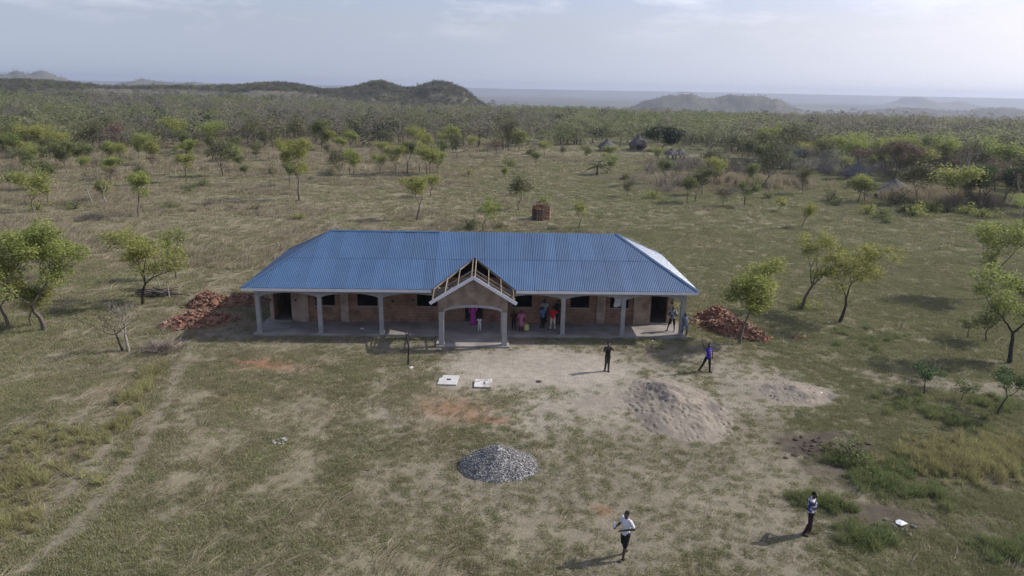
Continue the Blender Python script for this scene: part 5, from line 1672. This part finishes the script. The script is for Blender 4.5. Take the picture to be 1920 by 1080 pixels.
def blades(name, seed, n_, rad_, l0, l1, w, mt, lean=(0, 0), leansd=.45, heads=0.0):
    """a clump of single-triangle blades (bent ones get two)"""
    rg = rng_of(seed)
    a = rg.uniform(0, 6.283, n_); r_ = rad_ * np.sqrt(rg.random(n_))
    b = np.stack([r_ * np.cos(a), r_ * np.sin(a), np.full(n_, -.02)], -1)
    L_ = rg.uniform(l0, l1, n_)
    d = rg.normal(0, leansd, (n_, 3)); d[:, 2] = 1; d[:, 0] += lean[0]; d[:, 1] += lean[1]
    d /= np.linalg.norm(d, axis=1)[:, None]
    s_ = np.cross(d, rg.normal(0, 1, (n_, 3))); s_ /= np.linalg.norm(s_, axis=1)[:, None]
    w_ = w * rg.uniform(.6, 1.3, n_)[:, None]
    mid = b + d * (L_ * .55)[:, None]
    tip = mid + (d * .8 + rg.normal(0, .18, (n_, 3)) + np.array([lean[0] * .5, lean[1] * .5, -.25])) * (L_ * .5)[:, None]
    V_ = np.stack([b - s_ * w_, b + s_ * w_, mid + s_ * w_ * .7, mid - s_ * w_ * .7, tip], 1).reshape(-1, 3)
    k = np.arange(n_)[:, None] * 5
    F_ = np.concatenate([k + [0, 1, 2], k + [0, 2, 3], k + [3, 2, 4]], 0)
    return np_mesh(name, V_, F_, mt)

GRASS_G = leafmat('short_green_grass', (.30, .302, .155), (.235, .24, .122), .3, .35, objvar=.3)
GRASS_D = leafmat('dry_short_grass', (.325, .29, .185), (.25, .225, .14), .3, .35, objvar=.25, hue=.015)
STRAW = leafmat('fallen_straw', (.36, .31, .215), (.27, .232, .158), .2, .5, objvar=.25, hue=.01)
TALLY = leafmat('tall_yellow_grass', (.36, .345, .165), (.27, .255, .12), .35, .5, objvar=.25, hue=.02)
BROWNG = leafmat('wind_blown_brown_grass', (.385, .335, .225), (.31, .268, .178), .3, .12, objvar=.2, hue=.015)
REEDG = leafmat('pale_tall_reed', (.40, .345, .235), (.32, .275, .185), .3, .4, objvar=.25, hue=.01)
gp_green = [blades('clump', 500 + k, 60, .20, .05, .15, .007, GRASS_G) for k in range(4)]
gp_dry = [blades('clump', 510 + k, 50, .20, .05, .17, .006, GRASS_D, (.15, .2), .6) for k in range(4)]
gp_straw = [blades('clump', 520 + k, 12, .22, .3, .85, .0065, STRAW, (1.9, 2.2), .6) for k in range(4)]
gp_tall = [blades('clump', 530 + k, 70, .16, .35, .75, .008, TALLY, (.1, .05), .35) for k in range(3)]
gp_brown = [blades('clump', 540 + k, 60, .35, .3, .7, .012, BROWNG, (.55, .35), .4) for k in range(4)]
gp_reed = [blades('clump', 550 + k, 46, .35, 1.3, 2.4, .018, REEDG, (.15, .0), .18) for k in range(3)]
gp_tuss = [blades('clump', 560 + k, 110, .26, .3, .7, .009, leafmat('green_tussock', (.21, .245, .10), (.145, .175, .07), .35, .8, objvar=.25), (0, 0), .5) for k in range(3)]

BLDC = B(BL / 2, 4.4)
def on_building(x, y):
    dx, dy = x - BLDC.x, y - BLDC.y
    u = dx * math.cos(YAW) + dy * math.sin(YAW); v = -dx * math.sin(YAW) + dy * math.cos(YAW)
    inside = (np.abs(u) < BL / 2 + .5) & (np.abs(v) < 4.8)
    porch = (np.abs(u - (13.28 - BL / 2)) < 2.3) & (v > -6.7) & (v < 0)
    heap = (np.hypot((x - 8.15) / 2.3, (y - 31.9) / 3.6) < 1) | (np.hypot((x + .42) / 1.5, (y - 26) / 1.4) < 1) | (np.hypot((x - 14.75) / 2.2, (y - 33.9) / 1.7) < 1)
    sl = np.zeros(x.shape, bool)
    for q in ((841, 714), (906, 720)):
        p_ = at(*q); sl |= (np.abs(x - p_.x) < .55) & (np.abs(y - p_.y) < .62)
    return inside | porch | heap | sl

def field(n_, r0, r1, rg, tmax=.86):
    """uniform per area within the view wedge"""
    t_ = rg.uniform(-tmax, tmax, n_ * 2); r_ = np.sqrt(rg.uniform(r0 ** 2, r1 ** 2, n_ * 2))
    y_ = r_ / np.hypot(1, t_); x_ = t_ * y_
    return x_[:n_], y_[:n_]

def emit(name, label, x, y, rg, protos, s0, s1, tilt=.12, aim=None, zs=1.0):
    ok = ~on_building(x, y); x, y = x[ok], y[ok]; n_ = len(x)
    p_ = np.stack([x, y, hgt(x, y)], -1)
    rz_ = rg.uniform(0, 6.283, n_) if aim is None else rg.normal(aim, .35, n_)
    ro = np.stack([rg.normal(0, tilt, n_), rg.normal(0, tilt, n_), rz_], -1)
    s_ = rg.uniform(s0, s1, n_) if np.isscalar(s0) else s0[ok] * rg.uniform(.75, 1.25, n_)
    sc_ = np.stack([s_, s_, s_ * zs * rg.uniform(.8, 1.25, n_)], -1)
    return scatter(name, label, p_, ro, sc_, rg.integers(0, len(protos), n_), protos)

rg = rng_of(600)
def mix_zones(zones, keep):
    xs, ys, ss = [], [], []
    for n_, r0, r1, s_ in zones:  # wider than the view, so that a step aside still shows growth
        tm = 1.3 if r1 < 100 else 1.02
        n_ = int(n_ * tm / .86)
        x, y = field(n_, r0, r1, rg, tm)
        m_ = (*masks(x, y), dark_soil(x, y))
        k = rg.random(n_) < keep(x, y, m_)
        xs.append(x[k]); ys.append(y[k]); ss.append(np.full(k.sum(), s_))
    return np.concatenate(xs), np.concatenate(ys), np.concatenate(ss)
ZN = [(52000, 15, 42, 1.0), (60000, 42, 80, 1.35), (62000, 80, 170, 2.2), (42000, 170, 380, 3.6)]
openk = lambda m_: np.clip(1 - 1.3 * m_[8], 0, 1) * np.clip(1 - 1.0 * m_[1], 0, 1) * np.clip(1 - 1.25 * m_[0], 0, 1) * np.clip(1 - .7 * m_[2], 0, 1)
x, y, s_ = mix_zones(ZN, lambda x, y, m_: openk(m_) * np.clip(m_[4] * 1.15, .1, 1) * sstep(.22, .50, m_[6] + .25 * (m_[5] - .5) + .14))
emit('green_grass', 'short green grass growing in uneven patches over the ground', x, y, rg, gp_green, s_, None)
x, y, s_ = mix_zones(ZN, lambda x, y, m_: .8 * openk(m_) * np.clip(m_[3] * .9 + .14, 0, 1) * sstep(.25, .5, 1 - m_[6]))
emit('dry_grass', 'short dry tan grass mixed through the green', x, y, rg, gp_dry, s_, None)
ZS = [(13000, 15, 44, .9), (12000, 44, 95, 1.5)]
x, y, s_ = mix_zones(ZS, lambda x, y, m_: openk(m_) * np.clip(.15 + m_[3], 0, 1) * sstep(.5, .68, fbm(x / 1.3, y / 1.3, 611, 3)))
emit('fallen_straw', 'long pale straw stalks bent over by the wind', x, y, rg, gp_straw, s_, None, .1, 0.0)
# brown wind-blown grass of the left field and drifts round the huts
x, y, s_ = mix_zones([(70000, 60, 130, 1.1), (60000, 130, 330, 2.0)], lambda x, y, m_: np.clip(m_[3] * 1.1 - .25, 0, 1) * .7 * sstep(.40, .66, fbm(x / 9, y / 5, 613, 4)) * np.clip(.12 + sstep(.1, -.25, x / np.maximum(y, 1)) + blob(x, y, 1290, 345, 20, 14, 90), 0, 1))
emit('brown_grass', 'knee high brown grass blown flat in drifts across the field', x, y, rg, gp_brown, s_, None, .12, 0.2)
# special patches
def patch(n_, spots):
    xs, ys = [], []
    for px, py, rx, ry, w in spots:
        c = at(px, py); k = int(n_ * w)
        a = rg.normal(0, .5, (k, 2)); xs.append(c.x + a[:, 0] * rx); ys.append(c.y + a[:, 1] * ry)
    return np.concatenate(xs), np.concatenate(ys)
x, y = patch(380, ((1800, 865, 2.6, 1.5, 1.0), (1880, 850, 2.4, 1.4, .8), (1735, 868, .8, .9, .2), (30, 905, 2.6, 1.8, .3), (110, 830, 2.4, 1.4, .22), (262, 735, .5, 1.9, .25), (225, 800, .5, 1.5, .16), (20, 980, 1.2, 1.0, .14), (285, 700, .4, 1.2, .14)))
emit('tall_yellow_grass', 'tall yellow seeding grass in loose stands', x, y, rg, gp_tall, .4, .95)
x, y = patch(120, ((1600, 868, .9, .7, .5), (1650, 905, 1.0, .8, .4), (1690, 880, .8, .8, .3), (1560, 950, 1.0, .5, .22), (1900, 1040, 1.1, .7, .5), (1620, 1010, 1.0, .6, .3), (1700, 760, 2, 1.4, .25), (1790, 790, 1.8, 1.2, .25), (1510, 940, .8, .5, .15), (1740, 930, .9, .6, .2), (1870, 760, 1.2, 1, .25), (1640, 640, 3, 2, .3)))
emit('green_tussocks', 'thick green grass tussocks round the dug hollow', x, y, rg, gp_tuss, .4, .95)
x, y = patch(800, ((1745, 378, 5.5, 3.4, 1.0), (1800, 380, 4.0, 2.5, .5), (1400, 345, 12, 5, .25)))
emit('reed_patch', 'dense stand of tall dry reeds beside the low shelter', x, y, rg, gp_reed, .8, 1.2)
# leafless grey thicket in front of the woods and below the huts
th = []
for k in range(3):
    m = MB(); q = rng_of(640 + k)
    for j in range(70):
        b_ = np.array([q.normal(0, .5), q.normal(0, .5), 0]); d = np.array([q.normal(0, .45), q.normal(0, .45), 1]) * q.uniform(.9, 2.3)
        m.tube([b_, b_ + d * .5 + q.normal(0, .08, 3), b_ + d], [.022, .016, .008], 3, cap=False)
    th.append(m.mesh('thicket', nmat('grey_thicket_twig', (.19, .165, .135), (.27, .24, .20), 2, .95, objvar=.25)))
x, y = patch(24, ((1545, 318, 7, 5, .7), (1590, 330, 6, 4, .5), (1330, 312, 10, 6, .9), (1290, 322, 8, 6, .6), (1375, 325, 4, 4, .4), (1760, 335, 12, 5, .5), (1640, 322, 8, 5, .4), (1250, 350, 6, 6, .3)))
emit('grey_thicket', 'leafless grey brown brush in front of the woods', x, y, rg, th, .6, 1.2)
# far woodland and bush on the hills
fb = []
for k, (lf, n_) in enumerate((('mid', 150), ('fargreen', 170), ('fargreen', 170), ('fargrey', 130), ('fargrey', 110), ('dark', 160), ('olive', 140), ('hillgrey', 150))):
    q = rng_of(650 + k)
    nb = 9; c = q.normal(0, 1, (nb, 3)) * (1.5, 1.5, .8) + (0, 0, 3.0)
    lm = leaves_mesh('far_tree', c, n_ * 3 // nb, 1.25, .21, LEAF[lf], 660 + k)
    bm = bmesh.new(); bm.from_mesh(lm)
    m = MB(); m.tube([(0, 0, -.5), (.1, 0, 1.4), (.3, 0, 2.6)], [.16, .12, .08], 5, cap=False); m.tube([(.1, 0, 1.3), (-.8, .3, 2.8)], [.08, .05], 4, cap=False)
    tm = m.mesh('t', M_BARK)
    nb0 = len(bm.faces); bm.from_mesh(tm); bm.faces.ensure_lookup_table()
    for f in bm.faces[nb0:]: f.material_index = 1
    bm.to_mesh(lm); bm.free(); lm.materials.append(M_BARK); fb.append(lm)
xs, ys, ss, kk = [], [], [], []
for r_, x_, y_, t_ in far_t:
    xs.append(x_); ys.append(y_); ss.append(wr.uniform(.9, 1.6)); kk.append(t_)
def far_zone(n_, r0, r1, s0, s1, dens):
    x, y = field(n_, r0, r1, rg, .85)
    k = rg.random(n_) < dens(x, y)
    xs.extend(x[k]); ys.extend(y[k]); ss.extend(rg.uniform(s0, s1, k.sum())); kk.extend((x[k] / y[k]))
far_zone(6500, 230, 430, .6, 1.35, lambda x, y: wood_density(x, y) * sstep(.35, .6, fbm(x / 25, y / 25, 675, 3)))
far_zone(26000, 400, 800, .35, 1.1, lambda x, y: np.maximum(.06 + .62 * sstep(.42, .64, fbm(x / 35, y / 35, 671, 3)), sstep(7, 11, hgt(x, y, False))))
far_zone(46000, 520, 780, .5, 1.0, lambda x, y: sstep(.8, 3, hill_h(x, y)))
far_zone(26000, 800, 1500, .7, 1.25, lambda x, y: .12 + .6 * sstep(.42, .62, fbm(x / 60, y / 60, 673, 3)))
far_zone(44000, 1500, 2900, .55, 1.0, lambda x, y: .25 + .75 * sstep(4, 14, hill_h(x, y)))
xs, ys, ss, kk = map(np.array, (xs, ys, ss, kk))
n_ = len(xs); right = sstep(.0, .4, kk)
u = np.clip(.25 * rg.random(n_) + .75 * sstep(.28, .72, fbm(xs / 38, ys / 38, 681, 3)) + rg.normal(0, .12, n_), 0, .999)
u = np.where(rg.random(n_) < .03, .92, u)
idx = np.where(u < .20 - .14 * right, 0, np.where(u < .48 - .1 * right, 1, np.where(u < .66, 2, np.where(u < .80, 3, np.where(u < .90, 4, np.where(u < .93, 5, 6))))))
onhill = (((hgt(xs, ys, False) > 2.5) | (hill_h(xs, ys) > 1.2)) & (np.hypot(xs, ys) > 480)) | ((np.hypot(xs, ys) > 450) & (kk < .02) & (rg.random(n_) < .4)) | ((np.hypot(xs, ys) > 1400) & (rg.random(n_) < .6))
idx = np.where(onhill & (rg.random(n_) < .8), 7, idx); ss = np.where(onhill, ss * .8, ss)
scatter('far_woodland', 'bush and woodland covering the far plain and hills', np.stack([xs, ys, hgt(xs, ys, False)], -1),
        np.stack([np.zeros(n_), np.zeros(n_), rg.uniform(0, 6.283, n_)], -1), np.stack([ss, ss, ss * rg.uniform(.8, 1.15, n_)], -1), idx, fb)
# ------------------------------------------------------------------ dusty air
m = MB(); zmin = float(Z.min()) - 1.5
m.box(-9200, 9200, -9200, 9200, zmin, 75.0)
hm = bpy.data.materials.new('dusty_air'); hm.use_nodes = True
nt = hm.node_tree; nt.nodes.clear()
vo = nt.nodes.new('ShaderNodeVolumePrincipled'); vo.inputs['Color'].default_value = (.56, .63, .77, 1)
vo.inputs['Density'].default_value = .00019; vo.inputs['Anisotropy'].default_value = .35
oo = nt.nodes.new('ShaderNodeOutputMaterial'); nt.links.new(vo.outputs[0], oo.inputs['Volume'])
hz = m.build('haze', hm); hz['kind'] = 'stuff'; hz['label'] = 'thin dusty air over the whole plain'
# blue wood smoke drifting round the hut in the thicket
sm = bpy.data.materials.new('wood_smoke'); sm.use_nodes = True
nt = sm.node_tree; nt.nodes.clear()
vo = nt.nodes.new('ShaderNodeVolumePrincipled'); vo.inputs['Color'].default_value = (.74, .80, .92, 1)
vo.inputs['Density'].default_value = .007
oo = nt.nodes.new('ShaderNodeOutputMaterial'); nt.links.new(vo.outputs[0], oo.inputs['Volume'])
m = MB()
for dx, dy, dz, a_, b_, c_ in ((0, 0, 1.6, 4.5, 3, 2.2), (-5, 2, 2.6, 6, 3.5, 2.4), (-11, 4, 3.4, 6.5, 3.5, 2.2)):
    ellipsoid(m, (dx, dy, dz), a_, b_, c_, 0, 20)
sp = gz(1612, 337)
o = m.build('smoke', sm, None, True); o.location = (sp.x, sp.y - 1, sp.z + .6); o['kind'] = 'stuff'; o['label'] = 'thin bluish wood smoke drifting from the hut'
